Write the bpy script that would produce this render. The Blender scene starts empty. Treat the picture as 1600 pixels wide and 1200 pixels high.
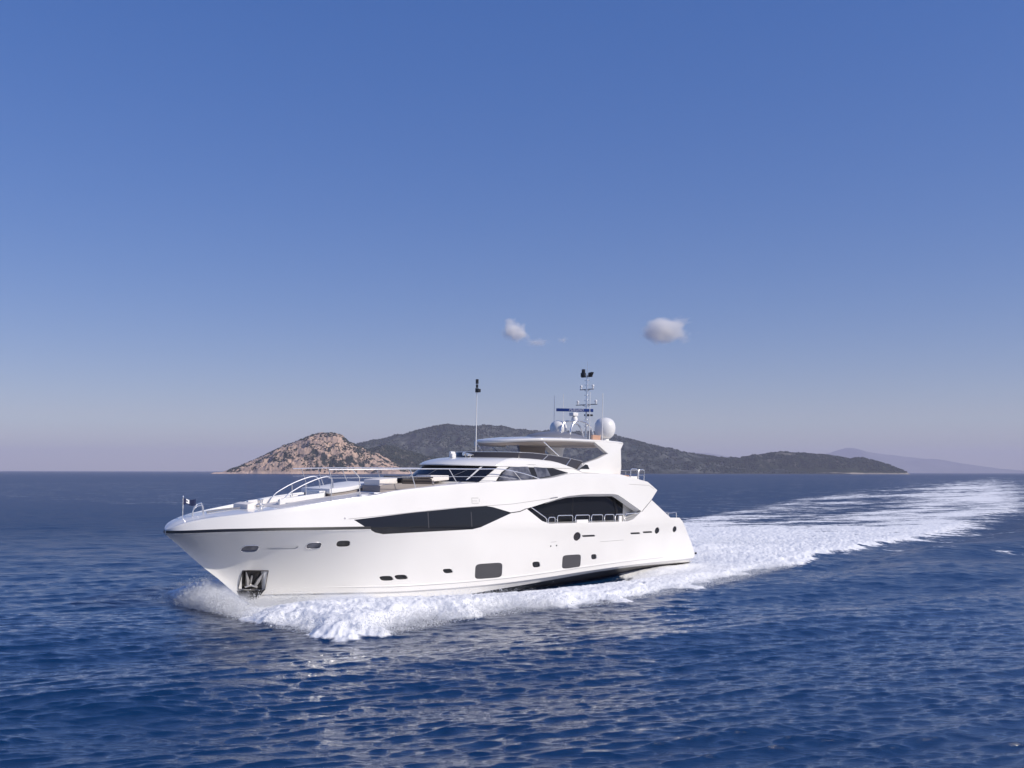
import bpy, bmesh, math, random
import numpy as np
from mathutils import Vector, Matrix

random.seed(7)
rng = np.random.default_rng(11)
R = math.radians
scene = bpy.context.scene
col = scene.collection

# ------------------------------------------------------------------ camera
cam = bpy.data.cameras.new('camera')
cam.lens = 33.75; cam.sensor_width = 36.0; cam.sensor_fit = 'HORIZONTAL'
cam.shift_y = 137 / 1600.0
cam.clip_start = 0.5; cam.clip_end = 90000
cob = bpy.data.objects.new('camera', cam); col.objects.link(cob)
cob.location = (0, 0, 6.6)
cob.rotation_euler = (R(90), R(-0.12), 0)
scene.camera = cob

# ------------------------------------------------------------------ sky, sun, exposure
SUN_EL, SUN_AZ = 34.0, 112.0            # azimuth clockwise from the view direction
w = bpy.data.worlds.new('World'); scene.world = w; w.use_nodes = True
nt = w.node_tree; nt.nodes.clear()
sky = nt.nodes.new('ShaderNodeTexSky'); sky.sky_type = 'NISHITA'; sky.sun_disc = False
sky.sun_elevation = R(SUN_EL); sky.sun_rotation = R(SUN_AZ)
sky.air_density = 1.0; sky.dust_density = 0.3; sky.ozone_density = 4.0; sky.altitude = 0
hsv = nt.nodes.new('ShaderNodeHueSaturation'); hsv.inputs['Saturation'].default_value = 1.84
hsv.inputs['Hue'].default_value = 0.521
bg = nt.nodes.new('ShaderNodeBackground'); bg.inputs['Strength'].default_value = 0.135
ow = nt.nodes.new('ShaderNodeOutputWorld')
gm = nt.nodes.new('ShaderNodeGamma'); gm.inputs[1].default_value = 0.52; hsv.inputs['Value'].default_value = 1.62
nt.links.new(sky.outputs[0], gm.inputs[0]); nt.links.new(gm.outputs[0], hsv.inputs['Color']); tn = nt.nodes.new('ShaderNodeMix'); tn.data_type = 'RGBA'; tn.blend_type = 'MULTIPLY'; tn.inputs[0].default_value = 1.0; tn.inputs[7].default_value = (1.04, 0.955, 1.06, 1)
nt.links.new(hsv.outputs[0], tn.inputs[6]); nt.links.new(tn.outputs[2], bg.inputs[0]); nt.links.new(bg.outputs[0], ow.inputs[0])
sl = bpy.data.lights.new('sun', 'SUN'); sl.energy = 4.0; sl.angle = R(0.55); sl.color = (1.0, 0.93, 0.84)
so = bpy.data.objects.new('sun', sl); col.objects.link(so)
sd = Vector((math.sin(R(SUN_AZ)) * math.cos(R(SUN_EL)), math.cos(R(SUN_AZ)) * math.cos(R(SUN_EL)), math.sin(R(SUN_EL))))
so.rotation_euler = sd.to_track_quat('Z', 'Y').to_euler(); so.location = sd * 200
scene.view_settings.view_transform = 'Standard'; scene.view_settings.look = 'None'
scene.view_settings.exposure = 0.0; scene.view_settings.gamma = 1.0
scene.cycles.use_denoising = True
scene.cycles.volume_bounces = 14
scene.cycles.max_bounces = 16
scene.cycles.volume_step_rate = 1.0
HAZE_D = 8e-5

# ------------------------------------------------------------------ materials
def mat(name, color, rough=0.5, metal=0.0, spec=0.5, coat=0.0):
    m = bpy.data.materials.new(name); m.use_nodes = True
    b = m.node_tree.nodes['Principled BSDF']
    b.inputs['Base Color'].default_value = (*color, 1); b.inputs['Roughness'].default_value = rough
    b.inputs['Metallic'].default_value = metal; b.inputs['Specular IOR Level'].default_value = spec
    b.inputs['Coat Weight'].default_value = coat; b.inputs['Coat Roughness'].default_value = 0.06
    return m
class NT:
    def __init__(s, m): s.t = m.node_tree; s.p = s.t.nodes['Principled BSDF']; s.out = s.t.nodes['Material Output']
    def n(s, ty, **kw):
        x = s.t.nodes.new(ty)
        for k, v in kw.items():
            if k.startswith('i_'):
                key = k[2:]; key = int(key) if key.isdigit() else key.replace('_', ' ')
                x.inputs[key].default_value = v
            else: setattr(x, k, v)
        return x
    def l(s, a, b): s.t.links.new(a, b)
    def ramp(s, fac, stops):
        r = s.n('ShaderNodeValToRGB'); e = r.color_ramp.elements
        while len(e) < len(stops): e.new(0.5)
        for el, (p, c) in zip(e, stops): el.position = p; el.color = (*c, 1) if len(c) == 3 else c
        s.l(fac, r.inputs[0]); return r.outputs[0]
    def mix(s, f, a, b):
        x = s.n('ShaderNodeMix', data_type='RGBA')
        for v, i in ((f, 0), (a, 6), (b, 7)):
            if hasattr(v, 'links'): s.l(v, x.inputs[i])
            else: x.inputs[i].default_value = v if i == 0 else (*v, 1)
        return x.outputs[2]
    def math(s, op, a, b=0.0, clamp=False):
        x = s.n('ShaderNodeMath', operation=op, use_clamp=clamp)
        for v, i in ((a, 0), (b, 1)):
            if hasattr(v, 'links'): s.l(v, x.inputs[i])
            else: x.inputs[i].default_value = v
        return x.outputs[0]

GEL = mat('white_gelcoat', (0.80, 0.785, 0.755), 0.22, coat=0.6)
k = NT(GEL)                                        # faint unevenness of a real hull side
tc = k.n('ShaderNodeTexCoord'); nz = k.n('ShaderNodeTexNoise', i_Scale=0.35, i_Detail=3.0)
k.l(tc.outputs['Object'], nz.inputs['Vector'])
k.l(k.ramp(nz.outputs[0], [(0.3, (0.79, 0.77, 0.73)), (0.7, (0.84, 0.82, 0.78))]), k.p.inputs['Base Color'])
bp = k.n('ShaderNodeBump', i_Strength=0.05, i_Distance=0.05); nz2 = k.n('ShaderNodeTexNoise', i_Scale=0.8, i_Detail=2.0)
k.l(tc.outputs['Object'], nz2.inputs['Vector']); k.l(nz2.outputs[0], bp.inputs['Height']); k.l(bp.outputs[0], k.p.inputs['Normal'])
BLACK = mat('black_trim', (0.012, 0.012, 0.014), 0.3)
BOTTOM = mat('antifouling', (0.03, 0.028, 0.03), 0.45)
GLASS = mat('dark_glass', (0.010, 0.011, 0.014), 0.05, spec=0.5)
TINT = mat('tinted_glass', (0.05, 0.045, 0.045), 0.08, spec=0.6)
PANE = mat('cabin_glass', (0.07, 0.068, 0.072), 0.15, spec=0.4)
GREYGLASS = mat('grey_glass', (0.12, 0.125, 0.15), 0.06, spec=0.6)
k = NT(GREYGLASS); tc = k.n('ShaderNodeTexCoord'); nz = k.n('ShaderNodeTexNoise', i_Scale=1.3, i_Detail=4.0)
k.l(tc.outputs['Object'], nz.inputs['Vector'])
k.l(k.ramp(nz.outputs[0], [(0.35, (0.05, 0.052, 0.07)), (0.7, (0.22, 0.225, 0.26))]), k.p.inputs['Base Color'])
STEEL = mat('polished_steel', (0.84, 0.83, 0.82), 0.24, metal=0.85)
DECK = mat('grey_deck', (0.50, 0.475, 0.465), 0.65)
k = NT(DECK); tc = k.n('ShaderNodeTexCoord'); wv = k.n('ShaderNodeTexNoise', i_Scale=2.0, i_Detail=5.0)
k.l(tc.outputs['Object'], wv.inputs['Vector'])
k.l(k.ramp(wv.outputs[0], [(0.3, (0.56, 0.54, 0.53)), (0.7, (0.65, 0.625, 0.615))]), k.p.inputs['Base Color'])
TAUPE = mat('taupe_lining', (0.46, 0.40, 0.365), 0.7)
PLINTH = mat('grey_brown_plinth', (0.30, 0.265, 0.245), 0.7)
BEIGE = mat('beige_cushion', (0.86, 0.80, 0.73), 0.85)
WHITEPAD = mat('white_cushion', (0.80, 0.79, 0.77), 0.8)
BROWN = mat('brown_wood', (0.035, 0.025, 0.022), 0.5)
TEAK = mat('teak', (0.42, 0.24, 0.16), 0.6)
PLASTIC = mat('white_plastic', (0.80, 0.79, 0.77), 0.35)
GREYMETAL = mat('grey_metal', (0.30, 0.30, 0.32), 0.4, metal=0.6)
BLUE = mat('blue_radar_paint', (0.012, 0.045, 0.22), 0.4)
WHITEPAINT = mat('white_paint', (0.85, 0.85, 0.85), 0.5)
DARKMETAL = mat('dark_anchor_steel', (0.07, 0.065, 0.065), 0.25, metal=0.7)
ANCHOR = mat('galvanised_anchor', (0.62, 0.60, 0.58), 0.35, metal=0.6)
NAVY = mat('navy_cloth', (0.01, 0.018, 0.07), 0.8)
CLOTH = mat('white_cloth', (0.8, 0.8, 0.8), 0.8)
FAIR = mat('grey_fairing', (0.20, 0.20, 0.22), 0.35)
PEACH = mat('peach_louvre', (0.72, 0.46, 0.33), 0.6)
ORANGE = mat('orange_lens', (0.6, 0.12, 0.02), 0.3)

# ------------------------------------------------------------------ mesh helpers
class MB:
    def __init__(s): s.v = []; s.f = []; s.m = []
    def add(s, vs, fs, mi=0):
        o = len(s.v); s.v += [tuple(map(float, p)) for p in vs]
        for f in fs: s.f.append(tuple(o + i for i in f)); s.m.append(mi)
    def box(s, x0, x1, y0, y1, z0, z1, mi=0):
        s.add([(x0, y0, z0), (x1, y0, z0), (x1, y1, z0), (x0, y1, z0), (x0, y0, z1), (x1, y0, z1), (x1, y1, z1), (x0, y1, z1)],
              [(0, 3, 2, 1), (4, 5, 6, 7), (0, 1, 5, 4), (1, 2, 6, 5), (2, 3, 7, 6), (3, 0, 4, 7)], mi)
    def tube(s, path, r, n=7, mi=0, cap=True):
        P = [Vector(p) for p in path]; rings = []
        rr = r if isinstance(r, (list, tuple)) else [r] * len(P)
        prev = None
        for i, p in enumerate(P):
            t = (P[min(i + 1, len(P) - 1)] - P[max(i - 1, 0)]).normalized()
            a = prev if prev is not None else (Vector((0, 0, 1)) if abs(t.z) < 0.9 else Vector((1, 0, 0)))
            u = (a - t * a.dot(t)).normalized(); prev = u; q = t.cross(u)
            rings.append([p + (u * math.cos(2 * math.pi * j / n) + q * math.sin(2 * math.pi * j / n)) * rr[i] for j in range(n)])
        vs = [v for ring in rings for v in ring]; fs = []
        for i in range(len(P) - 1):
            for j in range(n):
                fs.append((i * n + j, i * n + (j + 1) % n, (i + 1) * n + (j + 1) % n, (i + 1) * n + j))
        if cap: fs.append(tuple(range(n - 1, -1, -1))); fs.append(tuple((len(P) - 1) * n + j for j in range(n)))
        s.add(vs, fs, mi)
    def lathe(s, prof, n=32, c=(0, 0, 0), mi=0):
        vs = []; fs = []
        for r_, z in prof:
            for j in range(n):
                a = 2 * math.pi * j / n; vs.append((c[0] + r_ * math.cos(a), c[1] + r_ * math.sin(a), c[2] + z))
        for i in range(len(prof) - 1):
            for j in range(n): fs.append((i * n + j, i * n + (j + 1) % n, (i + 1) * n + (j + 1) % n, (i + 1) * n + j))
        fs.append(tuple(range(n - 1, -1, -1))); fs.append(tuple((len(prof) - 1) * n + j for j in range(n)))
        s.add(vs, fs, mi)
    def extrude(s, poly, y0, y1, mi=0):              # polygon in (x, z), extruded along y
        n = len(poly)
        s.add([(x, y0, z) for x, z in poly] + [(x, y1, z) for x, z in poly],
              [tuple(range(n)), tuple(range(2 * n - 1, n - 1, -1))] + [(i, n + i, n + (i + 1) % n, (i + 1) % n) for i in range(n)], mi)
    def build(s, name, mats, parent=None, smooth=35, bevel=0.0, fix=True):
        me = bpy.data.meshes.new(name); me.from_pydata(s.v, [], s.f)
        for m in (mats if isinstance(mats, (list, tuple)) else [mats]): me.materials.append(m)
        me.polygons.foreach_set('material_index', s.m)
        bm = bmesh.new(); bm.from_mesh(me)
        bmesh.ops.remove_doubles(bm, verts=bm.verts, dist=1e-5)
        bmesh.ops.dissolve_degenerate(bm, edges=bm.edges, dist=1e-6)
        if fix: bmesh.ops.recalc_face_normals(bm, faces=bm.faces)
        if bevel > 0:
            es = [e for e in bm.edges if len(e.link_faces) == 2 and e.calc_face_angle(0) > 0.5]
            bmesh.ops.bevel(bm, geom=es, offset=bevel, segments=2, profile=0.6, affect='EDGES', clamp_overlap=True)
        bm.to_mesh(me); bm.free()
        if smooth:
            me.polygons.foreach_set('use_smooth', [True] * len(me.polygons)); me.set_sharp_from_angle(angle=R(smooth))
        o = bpy.data.objects.new(name, me); col.objects.link(o)
        if parent is not None: o.parent = parent
        return o
def tag(o, label=None, cat=None, group=None, kind=None):
    if label: o['label'] = label
    if cat: o['category'] = cat
    if group: o['group'] = group
    if kind: o['kind'] = kind
    return o
def arc(pts, n=6):                                    # Catmull-Rom through the points
    P = [np.array(p, float) for p in pts]; P = [2 * P[0] - P[1]] + P + [2 * P[-1] - P[-2]]; out = []
    for i in range(1, len(P) - 2):
        for t in np.linspace(0, 1, n, endpoint=False):
            a, b, c, d = P[i - 1:i + 3]
            out.append(0.5 * (2 * b + (c - a) * t + (2 * a - 5 * b + 4 * c - d) * t * t + (3 * b - a - 3 * c + d) * t ** 3))
    out.append(P[-2]); return [tuple(p) for p in out]
def np_mesh(name, V, F, mats, smooth=True):
    me = bpy.data.meshes.new(name); nf, kk = F.shape
    me.vertices.add(len(V)); me.vertices.foreach_set('co', np.ascontiguousarray(V, np.float32).ravel())
    me.loops.add(nf * kk); me.loops.foreach_set('vertex_index', np.ascontiguousarray(F, np.int32).ravel())
    me.polygons.add(nf); me.polygons.foreach_set('loop_start', np.arange(0, nf * kk, kk, dtype=np.int32))
    try: me.polygons.foreach_set('loop_total', np.full(nf, kk, np.int32))
    except Exception: pass
    me.polygons.foreach_set('use_smooth', np.full(nf, smooth, bool))
    for m in mats: me.materials.append(m)
    me.update(calc_edges=True); me.validate()
    o = bpy.data.objects.new(name, me); col.objects.link(o); return o

# ------------------------------------------------------------------ hull form (metres; x forward from the transom, y to port, z up)
def pchip(xs,ys,x):
    xs=np.array(xs,float);ys=np.array(ys,float);h=np.diff(xs);d=np.diff(ys)/h
    m=np.zeros(len(xs));m[0]=d[0];m[-1]=d[-1]
    for i in range(1,len(xs)-1):
        if d[i-1]*d[i]>0:
            w1=2*h[i]+h[i-1];w2=h[i]+2*h[i-1];m[i]=(w1+w2)/(w1/d[i-1]+w2/d[i])
    x=np.clip(np.asarray(x,float),xs[0],xs[-1]);i=np.clip(np.searchsorted(xs,x)-1,0,len(xs)-2)
    u=(x-xs[i])/h[i]
    return (2*u**3-3*u**2+1)*ys[i]+(u**3-2*u**2+u)*h[i]*m[i]+(-2*u**3+3*u**2)*ys[i+1]+(u**3-u**2)*h[i]*m[i+1]
TIP=38.18
def bk(x): return pchip([-.6,4,12,22,26,29,31,33,35,36.5,37.5,38.0,TIP],[3.65,3.78,3.88,3.9,3.82,3.65,3.4,3.05,2.5,1.8,1.08,.5,0],x)
def zk(x): return pchip([-.6,22,28,33,36,TIP],[3.1,3.16,3.2,3.2,3.15,3.02],x)
def zs(x): return pchip(ZSX,ZSZ,x)
ZSX=[-.6,13.2,15.9,19.5,22.5,24.8,27.4,28.5,29.6,31,32.5,33.8,35.3,36.6,37.7,TIP]
ZSZ=[6.33,6.33,5.97,5.75,5.6,5.42,5.15,4.95,4.82,4.65,4.42,4.22,4.0,3.8,3.5,3.2]
def bs(x): 
    k=bk(x); return np.maximum(k-.28,k*.82)
def zstem(x): return pchip([-.6,20,27,31,33,34.25,34.81,35.5,36.17,36.83,37.48,TIP],[-.9,-1.5,-1.5,-1.3,-.85,-.22,.23,.81,1.31,1.86,2.43,3.0],x)
def zc(x): return np.maximum(pchip([-.6,6,12,16,20,26,30,33,34.3],[.45,.36,.17,-.02,-.15,-.2,-.14,-.12,-.19],x),zstem(x))
def bc(x): return pchip([-.6,4,14,21,26,29,31,33,34.3,TIP],[3.3,3.42,3.5,3.42,2.85,2.05,1.35,.55,0,0],x)
def B(x,z):
    x=np.asarray(x,float);z=np.asarray(z,float)
    c=zc(x);k=zk(x);s=zs(x)
    p=1+.75*np.clip((x-20)/13,0,1)
    t=np.clip((z-c)/np.maximum(k-c,.02),0,1)
    lo=bc(x)+(bk(x)-bc(x))*t**p
    t2=np.clip((z-k)/np.maximum(s-k,.05),0,1.0)
    hi=bk(x)+(bs(x)-bk(x))*t2
    return np.where(z<k,lo,hi)
def zblack(x): return pchip([-.6,6,10,13.2,16.6,20.8,23.5,27,33],[.14,.16,.04,-.12,-.34,-.58,-.74,-.95,-1.05],x)
def drop(x): return pchip([-.6,20,23,28,33.5,35.2,TIP],[0,0,.08,.12,.14,0.02,0.0],x)

yacht = bpy.data.objects.new('motor_yacht', None); col.objects.link(yacht)
S = np.array([10.8204, 71.5642, 0.0])
Fv, Uv = np.array([-.707, -.707, .01745]), None
_t, _h, _a = R(1.0), R(0.5), R(45.0)
fw = np.array([-math.cos(_a), -math.sin(_a), 0]); pt = np.array([math.sin(_a), -math.cos(_a), 0]); up = np.array([0, 0, 1.0])
Fv = fw * math.cos(_t) + up * math.sin(_t); Uv = -fw * math.sin(_t) + up * math.cos(_t)
Pv = pt * math.cos(_h) - Uv * math.sin(_h); Uv = Uv * math.cos(_h) + pt * math.sin(_h)
M3 = np.stack([Fv, Pv, Uv], 1)
yacht.matrix_world = Matrix([[*M3[0], S[0]], [*M3[1], S[1]], [*M3[2], S[2]], [0, 0, 0, 1]])
tag(yacht, 'large white motor yacht speeding across the dark blue sea', 'yacht')

def section(x):                                       # one half section from keel to deck centre: list of (y, z, material of the strip above)
    x = float(x); zst, c, kn, s = float(zstem(x)), float(zc(x)), float(zk(x)), float(zs(x))
    b_c, b_k, b_s, zb, d = float(bc(x)), float(bk(x)), float(bs(x)), float(zblack(x)), float(drop(x))
    zb = min(max(zb, zst), c - 0.001); keel = min(zst, zb)
    ki = 0.10 if b_c > 0.6 else 0.10 * b_c / 0.6
    f = min(1.0, b_s / 1.2)
    rows = [(0, keel), (max(b_c - .3, b_c * .7) * .55, keel + (zb - keel) * .45), (max(b_c - .3, b_c * .82), zb), (b_c - ki, c - 0.02 * f), (b_c, c)]
    if b_c < .03: rows = [(0, c)] * 5
    for t in np.linspace(0, 1, 15)[1:]:
        z = c + (kn - c) * t; rows.append((float(B(x, z)) if t < 1 else b_k, z))
    for t in np.linspace(0, 1, 9)[1:-1]:
        z = kn + (s - kn) * t; rows.append((b_k + (b_s - b_k) * t, z))
    rows += [(b_s, s - .07 * f), (b_s - .02 * f, s - .02 * f), (b_s - .07 * f, s), (b_s - .22 * f, s), (b_s - .25 * f, s - d)]
    for t in (.75, .5, .25, 0): rows.append(((b_s - .25 * f) * t, s - d + .10 * (1 - t * t) * f))
    return rows
xs = np.unique(np.concatenate([np.linspace(-.1, 20, 50), np.linspace(20, 34, 56), np.linspace(34, 37.4, 26), np.linspace(37.4, TIP, 14)]))
hm = MB(); secs = [section(x) for x in xs]; nr = len(secs[0])
def hull_side(sg):
    vs = [(x, sg * y, z) for x, sec in zip(xs, secs) for y, z in sec]; fs = []; ms = []
    for i in range(len(xs) - 1):
        for j in range(nr - 1):
            q = (i * nr + j, (i + 1) * nr + j, (i + 1) * nr + j + 1, i * nr + j + 1)
            fs.append(q if sg > 0 else q[::-1]); ms.append(1 if j < 2 else 0)
    o = len(hm.v); hm.v += vs
    for f, m_ in zip(fs, ms): hm.f.append(tuple(o + i for i in f)); hm.m.append(m_)
    return o
o1 = hull_side(1); o2 = hull_side(-1)
hm.f.append(tuple([o1 + j for j in range(nr)] + [o2 + j for j in range(nr - 2, 0, -1)])); hm.m.append(0)   # transom
hull = hm.build('hull', [GEL, BOTTOM], yacht, smooth=0)

def strip_cols(poly, step=0.35):                      # x-monotone polygon in (x, z) -> columns (x, zlow, zhigh)
    n = len(poly); xsv = sorted(set(round(p[0], 4) for p in poly)); allx = []
    for a, b in zip(xsv[:-1], xsv[1:]):
        m_ = max(1, int(math.ceil((b - a) / step))); allx += list(np.linspace(a, b, m_, endpoint=False))
    allx.append(xsv[-1]); out = []
    for x in allx:
        zsq = []
        xe = min(max(x, xsv[0] + 1e-4), xsv[-1] - 1e-4)
        for i in range(n):
            (xa, za), (xb, zb) = poly[i], poly[(i + 1) % n]
            if (xa - xe) * (xb - xe) < 0: zsq.append(za + (zb - za) * (xe - xa) / (xb - xa))
        if len(zsq) >= 2: out.append((x, min(zsq), max(zsq)))
    return out
def surf_solid(mb, poly, d0, d1, sg=1, rows=4, step=0.35, flat=None, mi=0):   # closed slab between hull offset d0 (inner) and d1 (outer)
    cols = strip_cols(poly, step); nc = len(cols); vs = []
    for d, fl in ((d0, flat), (d1, None)):
        for x, a, b in cols:
            for r_ in range(rows + 1):
                z = a + (b - a) * r_ / rows
                y = fl if fl is not None else float(B(x, z)) + d
                vs.append((x, sg * y, z))
    fs = []; kk = rows + 1; h_ = nc * kk
    for i in range(nc - 1):
        for j in range(rows):
            q = (i * kk + j, (i + 1) * kk + j, (i + 1) * kk + j + 1, i * kk + j + 1)
            fs.append(q); fs.append(tuple(h_ + t for t in q[::-1]))
        for j in (0, rows):
            q = (i * kk + j, (i + 1) * kk + j, h_ + (i + 1) * kk + j, h_ + i * kk + j); fs.append(q)
    for i in (0, nc - 1):
        for j in range(rows): fs.append((i * kk + j, i * kk + j + 1, h_ + i * kk + j + 1, h_ + i * kk + j))
    mb.add(vs, fs, mi)
def rrect(cx, cz, hx, hz, slant=0.0, r_=0.4, n=20, pw=3.2):   # rounded, slanted window outline
    out = []
    for i in range(n):
        a = 2 * math.pi * (i + 0.37) / n; c_, s_ = math.cos(a), math.sin(a)
        u = math.copysign(abs(c_) ** (2 / pw), c_); v = math.copysign(abs(s_) ** (2 / pw), s_)
        out.append((cx + hx * u + slant * v, cz + hz * v))
    return out
def grow(poly, d):
    cx = sum(p[0] for p in poly) / len(poly); cz = sum(p[1] for p in poly) / len(poly); out = []
    for x, z in poly:
        l_ = math.hypot(x - cx, z - cz) or 1; out.append((x + (x - cx) / l_ * d, z + (z - cz) / l_ * d))
    return out

BIGWIN = [(30.02, 3.69), (26.66, 4.0), (21.96, 4.335), (20.98, 4.33), (19.2, 3.93), (22.04, 3.06), (26.65, 2.97), (28.5, 2.92), (29.27, 3.24)]
OPEN = [(18.0, 4.16), (17.33, 4.29), (15.45, 4.69), (14.45, 4.89), (12.5, 5.02), (9.6, 5.04), (9.24, 4.93), (6.95, 3.9), (7.6, 3.5), (8.2, 3.25), (16.45, 3.25)]
SMALL = [rrect(27.30, .54, .36, .13, .10), rrect(26.48, .57, .36, .13, .10), rrect(23.62, .78, .31, .125, .10), rrect(16.86, .82, .33, .175, .07), rrect(11.58, 1.05, .27, .165, .05)]
LARGE = [rrect(20.69, .645, 1.04, .435, .04, n=32, pw=6), rrect(13.70, .85, .87, .42, .03, n=32, pw=6)]
UPPER = [rrect(34.60, 2.29, .36, .165), rrect(31.68, 2.40, .36, .165, .03), rrect(30.22, 2.47, .36, .16, .05)]
GROOVE = rrect(33.13, 2.33, .72, .10, 0, pw=5)
ROUND = [rrect(13.45, 2.40, .34, .27, 0, pw=2), rrect(5.12, 2.56, .26, .225, 0, pw=2), rrect(3.04, 2.60, .24, .215, 0, pw=2)]
SLOT = [rrect(12.35, 2.405, .62, .06, 0.05, pw=6), rrect(7.55, 2.44, .52, .06, 0.05, pw=6), rrect(6.2, 2.48, .52, .06, 0.05, pw=6)]
POCKET = [(34.42, 1.14), (33.24, 1.10), (33.18, .12), (34.40, .20)]

def cutter(name, parts):
    mb = MB()
    for p in parts: p(mb)
    return mb.build(name, GEL, yacht, smooth=0)
sil = [(13.4, 6.345), (9.13, 6.325), (6.08, 5.86), (5.03, 5.30), (5.76, 4.65), (3.63, 3.41), (2.53, 3.39), (2.07, 3.06), (.76, 1.65), (-.06, .65), (.4, .2), (-3, .2), (-3, 8), (13.4, 8)]
c1 = cutter('c1', [lambda m: m.extrude(sil, -6, 6)])
c2 = cutter('c2', [lambda m: surf_solid(m, BIGWIN, -.11, .5, rows=12, step=.3), lambda m: surf_solid(m, BIGWIN, -.11, .5, -1, rows=12, step=.3),
                   lambda m: surf_solid(m, OPEN, 0, .6, 1, flat=2.98), lambda m: surf_solid(m, OPEN, 0, .6, -1, flat=2.98)]
            + [lambda m, p=p: surf_solid(m, p, -.10, .4, rows=2, step=.12) for p in SMALL]
            + [lambda m, p=p: surf_solid(m, p, -.07, .4, rows=2) for p in LARGE]
            + [lambda m, p=p: surf_solid(m, p, -.08, .5, rows=2, step=.15) for p in UPPER + [GROOVE] + ROUND]
            + [lambda m, p=p: surf_solid(m, p, -.06, .4, rows=1) for p in SLOT]
            + [lambda m: surf_solid(m, POCKET, -.30, .6, rows=3, step=.2)])
c3 = cutter('c3', [lambda m: m.box(-3, 6.9, -3.15, 3.15, 2.05, 5.35)])
for c_ in (c1, c2, c3):
    md = hull.modifiers.new('cut', 'BOOLEAN'); md.operation = 'DIFFERENCE'; md.solver = 'EXACT'; md.object = c_
dg = bpy.context.evaluated_depsgraph_get(); dg.update()
nm = bpy.data.meshes.new_from_object(hull.evaluated_get(dg), depsgraph=dg)
hull.modifiers.clear(); hull.data = nm; nm.name = 'hull'
for c_ in (c1, c2, c3): bpy.data.objects.remove(c_)
nm.polygons.foreach_set('use_smooth', [True] * len(nm.polygons)); nm.set_sharp_from_angle(angle=R(28))

def panel(name, poly, d0, d1, m, parent=hull, sg=1, rows=3, step=.3, flat=None):
    mb = MB(); surf_solid(mb, poly, d0, d1, sg, rows, step, flat); return mb.build(name, m, parent)
for sg in (1, -1):
    panel('salon_window', grow(BIGWIN, .02), -.13, -.03, GLASS, yacht, sg, 12, .3)
for x in (22.35, 25.4): panel('window_joint', [(x, 3.2), (x + .05, 3.2), (x + .05, 4.02), (x, 4.02)], -.05, -.027, PANE, yacht, 1, 2)
for p in SMALL: panel('porthole', grow(p, .02), -.115, -.075, GLASS, yacht, 1, 2, .12)
for p in LARGE: panel('cabin_window', grow(p, .0), -.085, -.03, PANE, yacht, 1, 3)
for p in UPPER:
    o = panel('porthole', grow(p, .02), -.10, -.055, GLASS if p is UPPER[2] else GREYGLASS, yacht, 1, 2, .12)
def ring_on_hull(poly, d, r_, name, m, parent):
    mb = MB(); pts = [(x, float(B(x, z)) + d, z) for x, z in poly]; mb.tube(pts + [pts[0], pts[1]], r_, 6, cap=False); return mb.build(name, m, parent)
for p in UPPER[:2]: ring_on_hull(grow(p, .01), .0, .022, 'porthole_rim', STEEL, yacht)
for p in ROUND: panel('round_port', grow(p, .02), -.10, -.05, BLACK if p is not ROUND[0] else DARKMETAL, yacht, 1, 2, .1)
for p in SLOT: panel('vent_slot', grow(p, -.005)[:], -.07, -.035, BLACK, yacht, 1, 1)
# thin seams and small fittings on the side
def line_on_hull(pts, wdt, name, m, d=.004):
    mb = MB()
    for (xa, za), (xb, zb) in zip(pts[:-1], pts[1:]):
        n = max(2, int(abs(xa - xb) / .3) + 2); vs = []
        for t in np.linspace(0, 1, n):
            x, z = xa + (xb - xa) * t, za + (zb - za) * t
            y = float(B(x, z)); vs += [(x, y + d, z - wdt / 2), (x, y + d, z + wdt / 2), (x, y - .02, z + wdt / 2), (x, y - .02, z - wdt / 2)]
        fs = []
        for i in range(n - 1):
            for j in range(4): fs.append((i * 4 + j, i * 4 + (j + 1) % 4, (i + 1) * 4 + (j + 1) % 4, (i + 1) * 4 + j))
        mb.add(vs, fs)
    return mb.build(name, m, yacht)
SEAM = mat('shadow_seam', (0.30, 0.285, 0.27), 0.6)
line_on_hull([(30.3, 3.73), (24, 4.22), (19.2, 4.43), (15.4, 4.79)], .022, 'hull_seam', SEAM)
line_on_hull([(19.3, 3.93), (18.55, 4.0), (18.0, 4.16)], .05, 'hull_seam', BLACK)
line_on_hull([(11.15, 1.99), (8.72, 2.03)], .02, 'hull_seam', SEAM)
line_on_hull([(15.8, 2.12), (15.3, 2.14)], .02, 'hull_seam', SEAM)
line_on_hull([(5.75, 4.64), (6.92, 3.86)], .045, 'hull_seam', BLACK)
line_on_hull([(8.2, 5.68), (5.95, 5.62), (5.4, 5.38)], .02, 'hull_seam', SEAM)
line_on_hull([(15.9, 4.76), (15.25, 4.83)], .05, 'grab_handle', GREYMETAL, .03)
for x, z in ((15.78, 1.88), (15.26, 1.9)): panel('drain_outlet', rrect(x, z, .05, .05, 0, pw=2, n=10), -.02, .012, BLACK, yacht, 1, 1, .05)
panel('fuel_cap', rrect(30.5, 3.76, .05, .05, 0, pw=2, n=10), -.02, .012, GREYMETAL, yacht, 1, 1, .05)
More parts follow.
